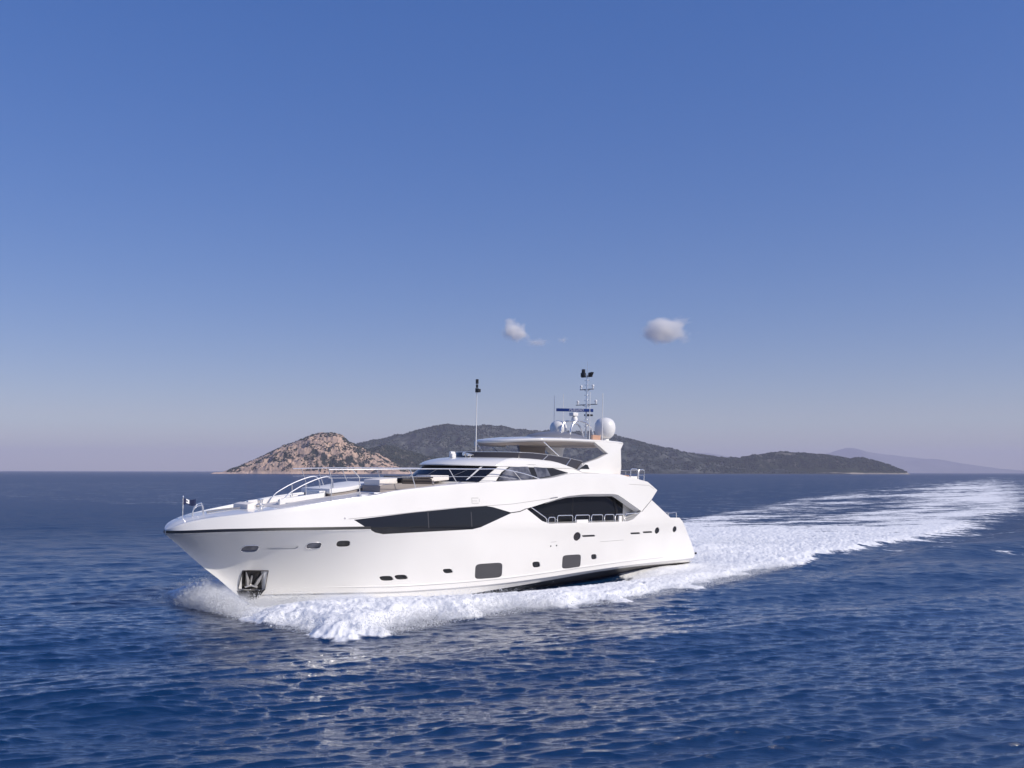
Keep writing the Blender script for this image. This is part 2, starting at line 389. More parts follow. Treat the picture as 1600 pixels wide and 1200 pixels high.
for sg in (1, -1):
    cols_ = [(x, float(zk(x)) + .02, float(zk(x)) + .15) for x in np.concatenate([np.linspace(29.1, 36, 40), np.linspace(36.1, 38.15, 24)])]
    mb = MB(); vs = []
    for x, a, b in cols_:
        for z, d in ((a, -.02), (a, .022), (b, .022), (b, -.02)): vs.append((x + (0.02 if x > 38 else 0), sg * (float(B(x, z)) + d), z))
    mb.add(vs, [(i * 4 + j, i * 4 + (j + 1) % 4, i * 4 + 4 + (j + 1) % 4, i * 4 + 4 + j) for i in range(len(cols_) - 1) for j in range(4)] + [(0, 1, 2, 3)])
    mb.build('rub_rail', BLACK, yacht)
    mb = MB(); vs = []
    for x, a, b in cols_:
        for z, d in ((a - .085, -.02), (a - .07, .03), (a - .012, .03), (a - .004, -.02)): vs.append((x, sg * (float(B(x, z)) + d), z))
    mb.add(vs, [(i * 4 + j, i * 4 + (j + 1) % 4, i * 4 + 4 + (j + 1) % 4, i * 4 + 4 + j) for i in range(len(cols_) - 1) for j in range(4)] + [(0, 1, 2, 3)])
    mb.build('knuckle_lip', GEL, yacht)
# spray rails low on the topsides
for sg in (1, -1):
    mb = MB(); vs = []; cx = np.linspace(4, 31, 60)
    for x in cx:
        z = float(zc(x)) + .30; t = min(1, (31 - x) / 4)
        for dz, d in ((-.03, -.02), (-.02, .05 * t), (.02, .045 * t), (.05, -.02)): vs.append((x, sg * (float(B(x, z + dz)) + d), z + dz))
    mb.add(vs, [(i * 4 + j, i * 4 + (j + 1) % 4, i * 4 + 4 + (j + 1) % 4, i * 4 + 4 + j) for i in range(len(cx) - 1) for j in range(4)])
    mb.build('spray_rail', GEL, yacht)
# anchor pocket
apk = MB(); surf_solid(apk, POCKET, -.32, -.27, 1, 3, .2); apk = apk.build('anchor_pocket', DARKMETAL, yacht)
mb = MB(); pts = [(x, float(B(x, z)) + .005, z) for x, z in POCKET]; mb.tube(pts + [pts[0], pts[1]], .03, 4, cap=False); mb.build('pocket_frame', DARKMETAL, apk)
def hp(x, z, d): return (x, float(B(x, z)) + d, z)
mb = MB()
mb.tube([hp(34.18, 1.06, -.10), hp(33.98, .62, -.07), hp(33.95, .38, -.05)], [.02, .11, .08], 4)
mb.tube([hp(33.36, 1.03, -.12), hp(33.5, .6, -.08), hp(33.6, .32, -.05)], [.02, .11, .08], 4)
mb.tube([hp(33.8, .85, -.16), hp(33.79, .30, -.10)], .05, 6)
mb.tube([hp(34.05, .28, -.04), hp(33.8, .36, -.02), hp(33.5, .26, -.04)], .05, 6)
mb.build('anchor', ANCHOR, apk)
panel('stem_plate', [(34.46, .13), (33.2, .10), (33.35, -.35), (34.1, -.42), (34.40, -.12)], -.03, .025, BLACK, yacht, 1, 3, .15)

# side deck behind the opening: glass, header, rail
glass_poly = [(17.6, 4.24), (15.45, 4.64), (14.45, 4.80), (12.5, 4.95), (9.4, 4.98), (8.0, 4.4), (8.0, 3.28), (16.3, 3.28)]
for sg in (1, -1):
    mb = MB()
    cols_ = strip_cols(glass_poly)
    mb.extrude([(x, z) for x, z in glass_poly], sg * 2.99, sg * 3.02); mb.build('salon_glass', GLASS, yacht)
    mb = MB(); top = [(16.0, 4.58), (15.0, 4.79), (14.0, 4.95), (12.5, 5.03), (9.55, 5.045), (9.2, 4.92), (7.1, 3.97)]; vs = []
    for x, z in top: y = float(B(x, z)); vs += [(x, sg * (y - .01), z + .004), (x - .02, sg * (y - .40), z - .17)]
    vs += [(x, sg * (abs(y) - .02), z + .03) for x, y, z in vs]; n = len(top)
    mb.add(vs, [(2 * i, 2 * i + 1, 2 * i + 3, 2 * i + 2) for i in range(n - 1)] + [tuple(2 * n + t for t in (2 * i, 2 * i + 2, 2 * i + 3, 2 * i + 1)) for i in range(n - 1)])
    mb.build('soffit', PLASTIC, yacht)
mb = MB(); mb.extrude([(13.1, 3.28), (13.1, 4.93), (13.02, 4.93), (13.02, 3.28)], 3.015, 3.03); mb.build('window_mullion', BLACK, yacht)
mb = MB(); mb.extrude([(9.4, 4.95), (8.9, 4.7), (8.6, 4.0), (8.55, 3.28), (8.75, 3.28), (8.8, 4.0), (9.1, 4.65)], 3.015, 3.05); mb.build('window_mullion', BLACK, yacht)
# hoops on the bulwark
xh = [16.05, 15.55, 15.4, 13.75, 13.6, 12.05, 11.9, 10.6, 10.45, 9.35, 9.2, 8.35]
hb = [(16.1, 15.5), (15.3, 13.9), (13.65, 12.3), (12.1, 11.0), (10.8, 9.85), (9.7, 8.85), (8.7, 7.3)]
sr = None
for a, b in hb:
    mb = MB(); yb = float(B(a, 3.25)) - .08
    rt = 3.72 if a < 16 else 3.62
    if a < 8.8: pth = [(a, yb, 3.2), (a, yb, 3.6), (a - .1, yb, 3.74), (b + .3, yb, 3.78), (b, yb, 3.72)]
    else: pth = [(a, yb, 3.2), (a, yb, rt - .12), (a - .05, yb, rt - .02), (a - .15, yb, rt), (b + .15, yb, rt), (b + .05, yb, rt - .02), (b, yb, rt - .12), (b, yb, 3.2)]
    mb.tube(pth, .028, 7); o = mb.build('bulwark_rail', STEEL, yacht)
mb = MB(); mb.tube([(17.5, 3.72, 4.22), (16.35, 3.78, 3.62), (16.22, 3.78, 3.5), (16.2, 3.78, 3.2)], .028, 7); mb.build('bulwark_rail', STEEL, yacht)
mb = MB(); mb.box(13.5, 12.4, 3.70, 3.78, 3.2, 3.43); mb.build('boarding_step', PLASTIC, yacht, bevel=.02)
mb = MB(); mb.box(9.25, 8.95, 3.6, 3.72, 3.2, 3.62); mb.build('life_light_box', PLASTIC, yacht, bevel=.02)
EMB = mat('pale_grey_emblem', (0.50, 0.485, 0.46), 0.5)
mb = MB()
def emb(x0, x1, z0, z1): surf_solid(mb, [(x0, z0), (x1, z0), (x1, z1), (x0, z1)], -.02, .006, 1, 1, .3)
emb(21.80, 22.32, 4.76, 4.80); emb(21.90, 22.32, 4.60, 4.635); emb(21.80, 22.32, 4.47, 4.51); emb(22.28, 22.32, 4.515, 4.755); emb(21.72, 21.76, 4.56, 4.74)
mb.build('hull_emblem', EMB, yacht)

# ------------------------------------------------------------------ superstructure
def outline(xf, xc, wd, xa, n=26, pw=2.3, wa=None):  # half-plan from the stern port side round the front to starboard
    wa = wa or wd; pts = []
    for x in np.linspace(xa, xc, 12): pts.append((x, wa + (wd - wa) * min(1, (x - xa) / max(.1, (xc - xa)))))
    for t in np.linspace(0, 1, n)[1:]:
        a = t * math.pi / 2; y = wd * math.cos(a) ** .8; pts.append((xf - (xf - xc) * (y / wd) ** pw, y))
    return pts + [(x, -y) for x, y in pts[-2::-1]]
def loft(mb, levels, cap_top=True, cap_bot=False, mi=0):    # levels: lists of (x, y, z)
    n = len(levels[0]); vs = [p for l_ in levels for p in l_]; fs = []
    for i in range(len(levels) - 1):
        for j in range(n - 1): fs.append((i * n + j, i * n + j + 1, (i + 1) * n + j + 1, (i + 1) * n + j))
        fs.append((i * n + n - 1, i * n, (i + 1) * n, (i + 1) * n + n - 1))
    if cap_top: fs.append(tuple(range((len(levels) - 1) * n, len(levels) * n)))
    if cap_bot: fs.append(tuple(range(n - 1, -1, -1)))
    mb.add(vs, fs, mi)
def ztop(x): return float(pchip([10, 12, 12.4, 13.6, 15.0, 16.6, 18, 21], [6.36, 6.38, 6.46, 6.79, 7.03, 7.12, 7.14, 7.14], x))
A = outline(23.2, 21.3, 3.18, 10.5); Bq = outline(21.9, 19.55, 3.02, 10.5)
def lvl(pts, z, clamp=True): return [(x, y, min(z, ztop(x) - (.0 if z > 7 else .02)) if clamp else z) for x, y in pts]
mb = MB()
base = [(x, y, 5.45) for x, y in A]
loft(mb, [base, lvl(A, 5.62), lvl(Bq, 6.6), lvl(outline(22.25, 19.85, 3.06, 10.5), 6.60), lvl(outline(22.25, 19.8, 3.06, 10.5), 6.66), lvl(outline(21.95, 19.6, 3.03, 10.5), 6.80),
          lvl(outline(21.4, 19.2, 2.98, 10.5), 6.94), lvl(outline(20.7, 18.8, 2.90, 10.5), 7.05), lvl(outline(19.9, 18.2, 2.78, 10.5), 7.13), lvl(outline(19.0, 17.4, 2.5, 10.5), 7.17)])
ph = mb.build('pilothouse', GEL, yacht, smooth=40)
# windscreen: inset band of the front arc between the sill and the roof lip
def band(o0, o1, z0, z1, i0, i1, d, v0=0., v1=1.):
    vs = []; rows = 6
    for i in range(i0, i1):
        for r_ in range(rows + 1):
            t = v0 + (v1 - v0) * r_ / rows
            x = o0[i][0] + (o1[i][0] - o0[i][0]) * t; y = o0[i][1] + (o1[i][1] - o0[i][1]) * t; z = z0 + (z1 - z0) * t
            l_ = math.hypot(x - 17.5, y) ; vs.append((x + (x - 17.5) / l_ * d, y + y / l_ * d, z + .3 * d))
    n = i1 - i0; kk = rows + 1
    return vs, [(i * kk + j, (i + 1) * kk + j, (i + 1) * kk + j + 1, i * kk + j + 1) for i in range(n - 1) for j in range(rows)]
NA = len(A)
v1, f1 = band(A, Bq, 5.62, 6.6, 13, NA - 13, .03, .05, .97); v0, f0 = band(A, Bq, 5.62, 6.6, 13, NA - 13, -.03, .05, .97)
mb = MB(); n = len(v1); mb.add(v1 + v0, f1 + [tuple(n + t for t in f[::-1]) for f in f0]); ws = mb.build('windscreen', GLASS, ph)
for sg in (1, -1):
    mb = MB(); mb.tube([(21.75, sg * 2.62, 5.70), (20.35, sg * 2.5, 6.6)], .075, 6); mb.build('screen_pillar', GEL, ph)
for yy, lean in ((1.75, .55), (.35, .5), (-1.1, .5)):          # wipers
    mb = MB(); i = min(range(13, NA - 13), key=lambda q: abs(A[q][1] - yy)); a = A[i]; b = min(range(13, NA - 13), key=lambda q: abs(Bq[q][1] - yy - lean)); b = Bq[b]
    p0 = Vector((a[0] + .06, a[1], 5.7)); p1 = p0.lerp(Vector((b[0] + .07, b[1], 6.6)), .72); mb.tube([p0, p0.lerp(p1, .5) + Vector((.02, 0, .02)), p1], .011, 5); mb.build('wiper', GREYMETAL, ph)
def side_y(x, z): t = np.clip((z - 5.62) / .98, 0, 1); return 3.18 + (3.02 - 3.18) * t
def flat_side(poly, d0, d1, name, m, parent, sg=1, step=.3):
    mb = MB(); cols_ = strip_cols(poly, step); vs = []
    for d in (d0, d1):
        for x, a, b in cols_:
            for z in (a, (a + b) / 2, b):
                vs.append((x, sg * (float(side_y(x, z)) + d), z))
    n = len(cols_); fs = []
    for i in range(n - 1):
        for j in range(2):
            q = (i * 3 + j, (i + 1) * 3 + j, (i + 1) * 3 + j + 1, i * 3 + j + 1); fs += [q, tuple(3 * n + t for t in q[::-1])]
        for j in (0, 2): fs.append((i * 3 + j, (i + 1) * 3 + j, 3 * n + (i + 1) * 3 + j, 3 * n + i * 3 + j))
    mb.add(vs, fs); return mb.build(name, m, parent)
SW = [(19.95, 5.72), (19.15, 6.52), (18.5, 6.66), (17.8, 6.74), (16.8, 6.77), (15.85, 6.73), (15.0, 6.60), (14.1, 6.42), (13.6, 6.335), (14.15, 6.22), (14.8, 6.06), (16.2, 5.92), (17.5, 5.79), (18.9, 5.70)]
SWf = [(19.72, 5.80), (19.1, 6.44), (18.5, 6.60), (17.8, 6.68), (16.95, 6.70), (16.85, 5.94), (17.5, 5.87), (18.9, 5.78)]
SWa = [(16.72, 6.70), (15.85, 6.66), (15.3, 6.58), (15.25, 6.12), (16.2, 5.99), (16.65, 5.95)]
for sg in (1, -1):
    w_ = flat_side(SW, -.02, .02, 'side_window', BLACK, ph, sg)
    flat_side(SWf, 0, .032, 'window_pane', GREYGLASS, w_, sg); flat_side(SWa, 0, .032, 'window_pane', GREYGLASS, w_, sg)
# flybridge windscreen with its cap rail
G0 = outline(19.75, 17.6, 2.62, 11.6); G1 = outline(19.55, 17.4, 2.5, 11.6)
def gz(x): return float(pchip([11.3, 12.95, 14.74, 16.45, 18, 20], [7.05, 7.25, 7.4, 7.47, 7.47, 7.42], x))
mb = MB(); vs = []
for g, q in zip(G0, G1): vs += [(g[0], g[1], ztop(g[0]) - .08), (q[0], q[1], gz(q[0])), (q[0] - .03, q[1] * .99, gz(q[0])), (g[0] - .03, g[1] * .99, ztop(g[0]) - .08)]
n = len(G0); mb.add(vs, [(i * 4 + j, i * 4 + (j + 1) % 4, i * 4 + 4 + (j + 1) % 4, i * 4 + 4 + j) for i in range(n - 1) for j in range(4)] + [(0, 1, 2, 3), tuple(4 * n - 4 + t for t in (3, 2, 1, 0))])
fs_ = mb.build('flybridge_windscreen', TINT, yacht)
mb = MB(); mb.tube([(q[0], q[1], gz(q[0]) + .01) for q in G1], .025, 6); mb.build('cap_rail', STEEL, fs_)
for sg in (1, -1):
    for x in (15.1, 13.0):
        mb = MB(); mb.tube([(x + .35, sg * 2.6, ztop(x + .35) - .02), (x - .25, sg * 2.52, gz(x - .25))], .03, 6); mb.build('screen_post', STEEL, fs_)
# fittings on the roof ahead of the screen
mb = MB(); mb.box(20.3, 20.0, -.55, -.25, 7.1, 7.32); mb.tube([(20.35, -.4, 7.36), (20.0, -.4, 7.36)], .1, 10); mb.build('searchlight', PLASTIC, yacht, bevel=.02)
mb = MB(); mb.tube([(19.75, .35, 7.10), (19.75, .35, 7.28)], .03, 6); mb.tube([(19.95, .35, 7.32), (19.55, .35, 7.30)], [.11, .05], 10); mb.build('horn', STEEL, yacht)
mb = MB(); mb.tube([(19.75, .75, 7.10), (19.75, .75, 7.24)], .03, 6); mb.tube([(20.0, .75, 7.28), (19.5, .75, 7.26)], [.09, .04], 10); mb.build('horn', STEEL, yacht)
mb = MB(); mb.box(18.9, 18.2, 1.0, 1.25, 7.13, 7.3); mb.build('roof_instrument', PLASTIC, yacht, bevel=.03)
fm = MB(); fm.tube([(18.63, 0, 7.12), (18.63, 0, 11.1)], [.04, .022], 8); fm = fm.build('forward_mast', PLASTIC, yacht)
mb = MB(); mb.tube([(18.63, 0, 11.1), (18.63, 0, 11.35)], .11, 8); mb.tube([(18.63, .0, 11.38), (18.63, 0, 11.58)], .075, 8); mb.tube([(18.63, 0, 11.62), (18.63, 0, 11.9)], .09, 8); mb.box(18.55, 18.75, .1, .25, 11.1, 11.3); mb.build('lamp_stack', BLACK, fm)
mb = MB(); mb.tube([(18.63, 0, 8.1), (18.2, .45, 7.15)], .014, 5); mb.build('stay', STEEL, fm)
# hardtop
def htz(x): return float(pchip([7, 9, 12, 15.5, 17.8], [8.47, 8.53, 8.52, 8.43, 8.24], x))
def ht_plan(sh):                                       # closed outline, sh = inset
    pts = []
    for y in np.linspace(-1, 1, 21): pts.append((17.75 - sh - 1.9 * abs(y) ** 2.6, y * (2.55 - sh)))
    for x in np.linspace(15.4, 8.4, 12): pts.append((x, 2.68 - sh))
    for y in np.linspace(1, -1, 17): pts.append((7.1 + sh + .9 * abs(y) ** 3 - 0.25 * (abs(y) > .92), y * (2.72 - sh)))
    for x in np.linspace(8.4, 15.4, 12): pts.append((x, -(2.68 - sh)))
    return pts
P0 = ht_plan(0)
def hl(sh, dz): return [(x, y, htz(x) + dz) for x, y in ht_plan(sh)]
mb = MB(); loft(mb, [hl(.75, -.36), hl(.45, -.34), hl(.08, -.19), hl(.02, -.15), hl(0, -.09), hl(.02, -.04), hl(.12, .0), hl(.6, .05), hl(1.4, .10)], True, True)
ht = mb.build('hardtop', GEL, yacht, smooth=50)
mb = MB(); loft(mb, [hl(.80, -.40), hl(.46, -.372), hl(.10, -.222), hl(.12, -.20), hl(.5, -.345)], False, True); mb.build('headlining', TAUPE, ht)
mb = MB(); vs = []
mb.lathe([(1, 0), (.97, .05), (.85, .12), (.6, .19), (.3, .23), (0.02, .24)], 40); mb.v = [(11.4 + 2.5 * x, 1.9 * y, 8.5 + 2.3 * z) for x, y, z in mb.v]
mb.build('radar_plinth', FAIR, ht)
LEG = [(10.75, 8.42), (10.2, 8.12), (9.35, 7.66), (10.4, 7.3), (11.74, 6.97), (12.4, 6.44), (12.04, 6.29), (8.2, 6.29), (8.05, 6.8), (8.0, 7.4), (7.95, 8.0), (7.6, 8.42)]
for sg in (1, -1):
    mb = MB(); n = len(LEG)
    def ly(z, o): return sg * (2.93 - .12 * (z - 6.3) + o)
    mb.add([(x, ly(z, 0), z) for x, z in LEG] + [(x, ly(z, -.34), z) for x, z in LEG], [tuple(range(n)), tuple(range(2 * n - 1, n - 1, -1))] + [(i, n + i, n + (i + 1) % n, (i + 1) % n) for i in range(n)])
    lg = mb.build('arch_leg', GEL, yacht, bevel=.05)
    mb = MB(); V_ = [(12.3, 6.60), (11.72, 6.90), (11.5, 6.86), (11.36, 6.60)]
    mb.add([(x, ly(z, .012), z) for x, z in V_] + [(x, ly(z, -.03), z) for x, z in V_], [(0, 1, 2, 3), (7, 6, 5, 4)] + [(i, 4 + i, 4 + (i + 1) % 4, (i + 1) % 4) for i in range(4)]); mb.build('air_intake', BLACK, lg)
    mb = MB(); mb.box(12.6, 8.1, sg * 2.6, sg * 3.02, 6.26, 6.30); mb.build('base_trim', TEAK, lg)
    mb = MB(); mb.tube([(15.35, sg * 2.5, 8.25), (13.9, sg * 2.53, 7.38)], .035, 7); mb.build('hardtop_strut', STEEL, ht)
mb = MB(); mb.add([(12.65, -2.5, 8.32), (9.9, -2.5, 8.34), (10.1, -2.5, 7.2), (12.2, -2.5, 7.2), (12.65, -2.3, 8.32), (9.9, -2.3, 8.34), (10.1, -2.3, 7.2), (12.2, -2.3, 7.2)], [(0, 1, 2, 3), (7, 6, 5, 4), (0, 4, 5, 1), (1, 5, 6, 2), (2, 6, 7, 3), (3, 7, 4, 0)])
mb.build('starboard_leg_panel', TAUPE, ht)  # taupe panel standing in for the starboard arch leg in shade
mb = MB(); mb.box(16.6, 14.0, -2.35, -2.1, 7.95, 8.22); mb.build('sunroof_panel', PLASTIC, ht)
# domes, radar, mast
prof = [(.30, -.66), (.42, -.62), (.60, -.42), (.69, -.15), (.70, .1), (.66, .33), (.55, .52), (.38, .65), (.18, .715), (.02, .73)]
for sg, x in ((1, 8.8), (-1, 9.0)):
    sc = 1.0 if sg > 0 else .86
    mb = MB(); mb.lathe([(r_ * sc, z * sc) for r_, z in prof], 40, (x, sg * 2.0, 9.36)); rd = mb.build('satellite_dome', PLASTIC, yacht, smooth=60)
    mb = MB(); mb.lathe([(.34, -.02), (.30, .06), (.27, .28)], 24, (x, sg * 2.0, 8.5)); mb.build('dome_foot', PLASTIC, rd)
mb = MB()
for yy in (-.45, .45):
    mb.tube(arc([(10.5, yy, 8.7), (10.45, yy, 9.25), (10.15, yy, 9.72), (9.7, yy, 9.86), (9.0, yy, 9.78), (8.45, yy, 9.5), (8.15, yy, 8.95), (8.1, yy, 8.6)], 5), .06, 8)
mb.box(9.85, 9.35, -.5, .5, 9.84, 9.9)
ra = mb.build('radar_arch', STEEL, yacht)
mb = MB(); mb.lathe([(.22, 0), (.20, .18), (.12, .30), (.10, .55)], 20, (9.6, 0, 9.9)); mb.box(9.45, 9.95, -.2, .2, 10.2, 10.42); rp = mb.build('radar_turret', PLASTIC, yacht, bevel=.03)
mb = MB(); mb.box(-1.25, 1.25, -.07, .07, -.10, .10); rs = mb.build('radar_scanner', BLUE, rp, bevel=.015); rs.location = (9.6, 0, 10.60); rs.rotation_euler = (0, 0, R(-45))
cu = bpy.data.curves.new('lettering', 'FONT'); cu.body = 'FURUNO'; cu.size = .22; cu.extrude = .004; cu.shear = .25; cu.align_x = 'CENTER'; cu.align_y = 'CENTER'; cu.space_character = 1.15
tmp = bpy.data.objects.new('t', cu); col.objects.link(tmp); dg = bpy.context.evaluated_depsgraph_get(); dg.update()
tm = bpy.data.meshes.new_from_object(tmp.evaluated_get(dg), depsgraph=dg); bpy.data.objects.remove(tmp); tm.name = 'lettering'; tm.materials.clear(); tm.materials.append(WHITEPAINT)
# the lettering is joined into the bar's own mesh (no deeper than thing > part > sub-part)
bm = bmesh.new(); bm.from_mesh(rs.data); nb = len(bm.faces)
bm2 = bmesh.new(); bm2.from_mesh(tm); bm2.transform(Matrix.Translation((-.1, .074, 0)) @ Matrix.Rotation(R(180), 4, 'Z') @ Matrix.Rotation(R(90), 4, 'X')); t2 = bpy.data.meshes.new('t2'); bm2.to_mesh(t2); bm2.free()
bm.from_mesh(t2); bm.faces.ensure_lookup_table()
for f in bm.faces[nb:]: f.material_index = 1
bm.to_mesh(rs.data); bm.free(); rs.data.materials.append(WHITEPAINT)
ms = MB(); ms.tube([(8.4, 0, 8.6), (8.38, 0, 13.1)], [.10, .055], 10); ms.tube([(8.38, 0, 13.1), (8.38, 0, 14.0)], [.02, .012], 6)
for z in (9.6, 10.0, 11.35, 11.7, 12.4, 12.7): ms.tube([(8.38, -.22, z), (8.38, .22, z)], .018, 5)
ms = ms.build('mast', STEEL, yacht)
for z, hw in ((11.05, .95), (12.1, .62)):
    mb = MB(); mb.tube([(8.38, -hw, z), (8.38, hw, z)], .035, 6); mb.tube([(8.38, -hw * .45, z), (8.38, 0, z - .16), (8.38, hw * .45, z)], .02, 5); sp = mb.build('spreader', GREYMETAL, ms)
    for sg in (1, -1):
        mb = MB(); mb.lathe([(.045, 0), (.05, .12), (.09, .16), (.08, .26), (.02, .3)], 12, (8.38, sg * hw * .85, z + .02)); mb.build('navigation_lamp', PLASTIC, ms)
mb = MB(); mb.box(8.33, 8.43, -.5, .45, 12.93, 12.98); mb.box(8.28, 8.5, -.5, -.2, 12.98, 13.25); mb.box(8.3, 8.46, -.45, -.25, 13.25, 13.5); mb.add([(8.28, .15, 12.98), (8.48, .15, 12.98), (8.48, .38, 12.98), (8.28, .38, 12.98), (8.26, .18, 13.22), (8.5, .18, 13.22), (8.5, .5, 13.26), (8.26, .5, 13.26)], [(0, 3, 2, 1), (4, 5, 6, 7), (0, 1, 5, 4), (1, 2, 6, 5), (2, 3, 7, 6), (3, 0, 4, 7)]); mb.build('masthead_light', BLACK, ms, bevel=.015)
mb = MB(); mb.box(8.0, 8.4, -.2, .25, 10.28, 10.40); mb.build('camera_bracket', BLACK, ms)
for x, y, z0, z1, r_ in ((9.25, -2.2, 8.5, 11.7, .016), (8.2, -2.3, 8.5, 11.9, .016), (10.5, 2.1, 8.55, 11.65, .02), (9.5, 2.35, 8.55, 11.65, .022)):
    mb = MB(); mb.tube([(x, y, z0), (x, y, z0 + .5), (x, y, z1)], [r_ * 1.7, r_ * 1.3, r_], 6); mb.build('whip_antenna', PLASTIC, yacht)
lv = MB(); lv.box(10.4, 9.6, 2.15, 2.3, 8.52, 8.84)
for i in range(7): lv.box(10.36 - i * .11, 10.31 - i * .11, 2.28, 2.33, 8.53, 8.86)
lv.build('peach_louvre', PEACH, yacht)
# ------------------------------------------------------------------ decks forward
mb = MB(); dx = np.linspace(20.5, 33.2, 46); vs = []; ny = 11
for x in dx:
    s_, d_, b_ = float(zs(x)), float(drop(x)), float(bs(x)) - .27
    for t in np.linspace(-1, 1, ny): vs.append((x, t * b_, s_ - d_ + .10 * (1 - t * t) + .006))
mb.add(vs, [(i * ny + j, (i + 1) * ny + j, (i + 1) * ny + j + 1, i * ny + j + 1) for i in range(len(dx) - 1) for j in range(ny - 1)]); mb.build('foredeck', DECK, yacht, fix=False)
def dz(x, y=0): t = y / max(.3, float(bs(x)) - .25); return float(zs(x)) - float(drop(x)) + .10 * (1 - t * t)
def slab(x0, x1, y0, y1, h0, h1, name, m, parent=None, bev=.05, nx=10, lift=0.):
    mb = MB(); vs = []
    for x in np.linspace(x0, x1, nx):
        t = abs((x - x0) / (x1 - x0)); hh = h0 + (h1 - h0) * t; z = dz(x)
        vs += [(x, y0, z - .06 + lift), (x, y1, z - .06 + lift), (x, y1, z + hh), (x, y0, z + hh)]
    mb.add(vs, [(i * 4 + j, i * 4 + (j + 1) % 4, i * 4 + 4 + (j + 1) % 4, i * 4 + 4 + j) for i in range(nx - 1) for j in range(4)] + [(0, 1, 2, 3), tuple(4 * nx - 4 + t for t in (3, 2, 1, 0))])
    return mb.build(name, m, parent or yacht, bevel=bev)
sp = slab(29.6, 26.7, -1.75, .75, .16, .14, 'sunpad_plinth', PLINTH, bev=.02)
slab(29.72, 26.62, -1.85, .85, .40, .34, 'sun_pad', WHITEPAD, None, .06, lift=.2)
st = slab(27.7, 24.0, .95, 2.5, .30, .22, 'seating_plinth', PLINTH, bev=.02)
slab(27.6, 26.4, .9, 2.3, .60, .55, 'bench_seat', BEIGE, None, .05, lift=.3)
tb = MB(); tb.box(26.35, 24.15, 1.0, 2.58, 5.83, 5.92); tb.box(26.25, 24.2, 1.1, 2.54, 5.52, 5.80); tb.build('deck_table', BROWN, yacht, bevel=.02)
slab(24.1, 22.75, 1.0, 2.3, .50, .40, 'bench_seat', BEIGE, None, .05, lift=.2)
slab(30.15, 29.75, -.75, .55, .34, .30, 'step_coaming', GEL, None, .04)
slab(33.5, 30.6, -.95, -.75, .30, .18, 'walkway_curb', GEL, None, .03); slab(32.6, 30.0, .55, .75, .26, .22, 'walkway_curb', GEL, None, .03)
slab(34.3, 33.9, -.8, .6, .22, .30, 'foredeck_locker', BEIGE, None, .05)
wl = MB(); wl.lathe([(.22, 0), (.22, .08), (.12, .14), (.14, .3), (.2, .34), (.05, .36)], 18, (33.2, -.1, dz(33.2) - .01)); wl.build('windlass', STEEL, yacht)
for x, y in ((28.6, 2.2), (27.9, 2.35), (31.4, -2.2)):
    mb = MB(); mb.box(x - .22, x + .22, y - .2, y + .2, dz(x, y) - .02, dz(x, y) + .05); mb.build('deck_hatch', WHITEPAINT, yacht, bevel=.02)
# handrails either side of the steps
for y0, xo in ((.65, 0.25), (-.65, 0.22)):
    mb = MB(); o_ = 0 if y0 > 0 else .1
    pth = [(32.55, y0, 4.1), (32.5, y0, 4.4), (32.15, y0, 4.85), (31.7, y0, 5.13), (31.1, y0, 5.42), (30.4, y0, 5.68), (29.9, y0, 5.80), (29.6, y0, 5.76), (29.45, y0, 5.5), (29.42, y0, 4.95)]
    hr = MB(); hr.tube(arc([(x - (.1 if y0 < 0 else .05), y, z) for x, y, z in pth], 5), .032, 7); hr = hr.build('step_handrail', STEEL, yacht)
    mb = MB(); mb.tube([(31.05, y0, 5.42), (31.0, y0, 4.75)], .025, 6); mb.build('handrail_post', STEEL, hr)
mb = MB(); mb.tube(arc([(31.9, .6, 4.45), (31.3, .6, 4.62), (30.6, .6, 4.85), (29.9, .6, 5.0)], 4), .022, 6); mb.build('low_handrail', STEEL, yacht)
# guard rails along both deck edges
def guard(sg):
    X = [31.3, 30.0, 28.2, 26.3, 24.0, 22.0, 20.0, 18.6, 17.4, 16.4]
    topz = [6.17, 6.20, 6.25, 6.31, 6.36, 6.39, 6.43, 6.30, 6.10, 5.86]
    if sg < 0: X = [29.4] + X[2:]; topz = [6.2] + topz[2:]
    y = lambda x: sg * (float(bs(min(x, 30.5))) - .12)
    g = MB(); g.tube(arc([(x, y(x), z) for x, z in zip(X, topz)], 5), .029, 7); g = g.build('guard_rail', STEEL, yacht)
    mb = MB(); mb.tube([(x, y(x), float(np.interp(x, X[::-1], topz[::-1])) - .42) for x in X[:-2]], .016, 6); mb.build('mid_rail', STEEL, g)
    if sg > 0: posts = [(29.95, 29.5), (26.45, 26.05), (23.8, 23.15), (18.8, 18.15)]
    else: posts = [(28.8, 28.3), (27.7, 27.2), (26.0, 25.5), (23.5, 23.0), (21.0, 20.5)]
    for a, b in posts:
        za = float(np.interp(a, X[::-1], topz[::-1])); zb = float(zs(b)) - .03
        mb = MB()
        if a > 28.5 and sg > 0: mb.tube([(a, y(a), za), (b + .05, y(b), za - .40), (b, y(b), zb)], .025, 6)
        else: mb.tube([(a, y(a), za), (b, y(b), zb)], .025, 6)
        mb.build('stanchion', STEEL, g)
    if sg > 0:
        mb = MB(); mb.tube([(31.3, y(31.3), 6.17), (31.15, y(31), 5.7), (31.12, y(31), 4.62)], .025, 6); mb.build('stanchion', STEEL, g)
guard(1); guard(-1)
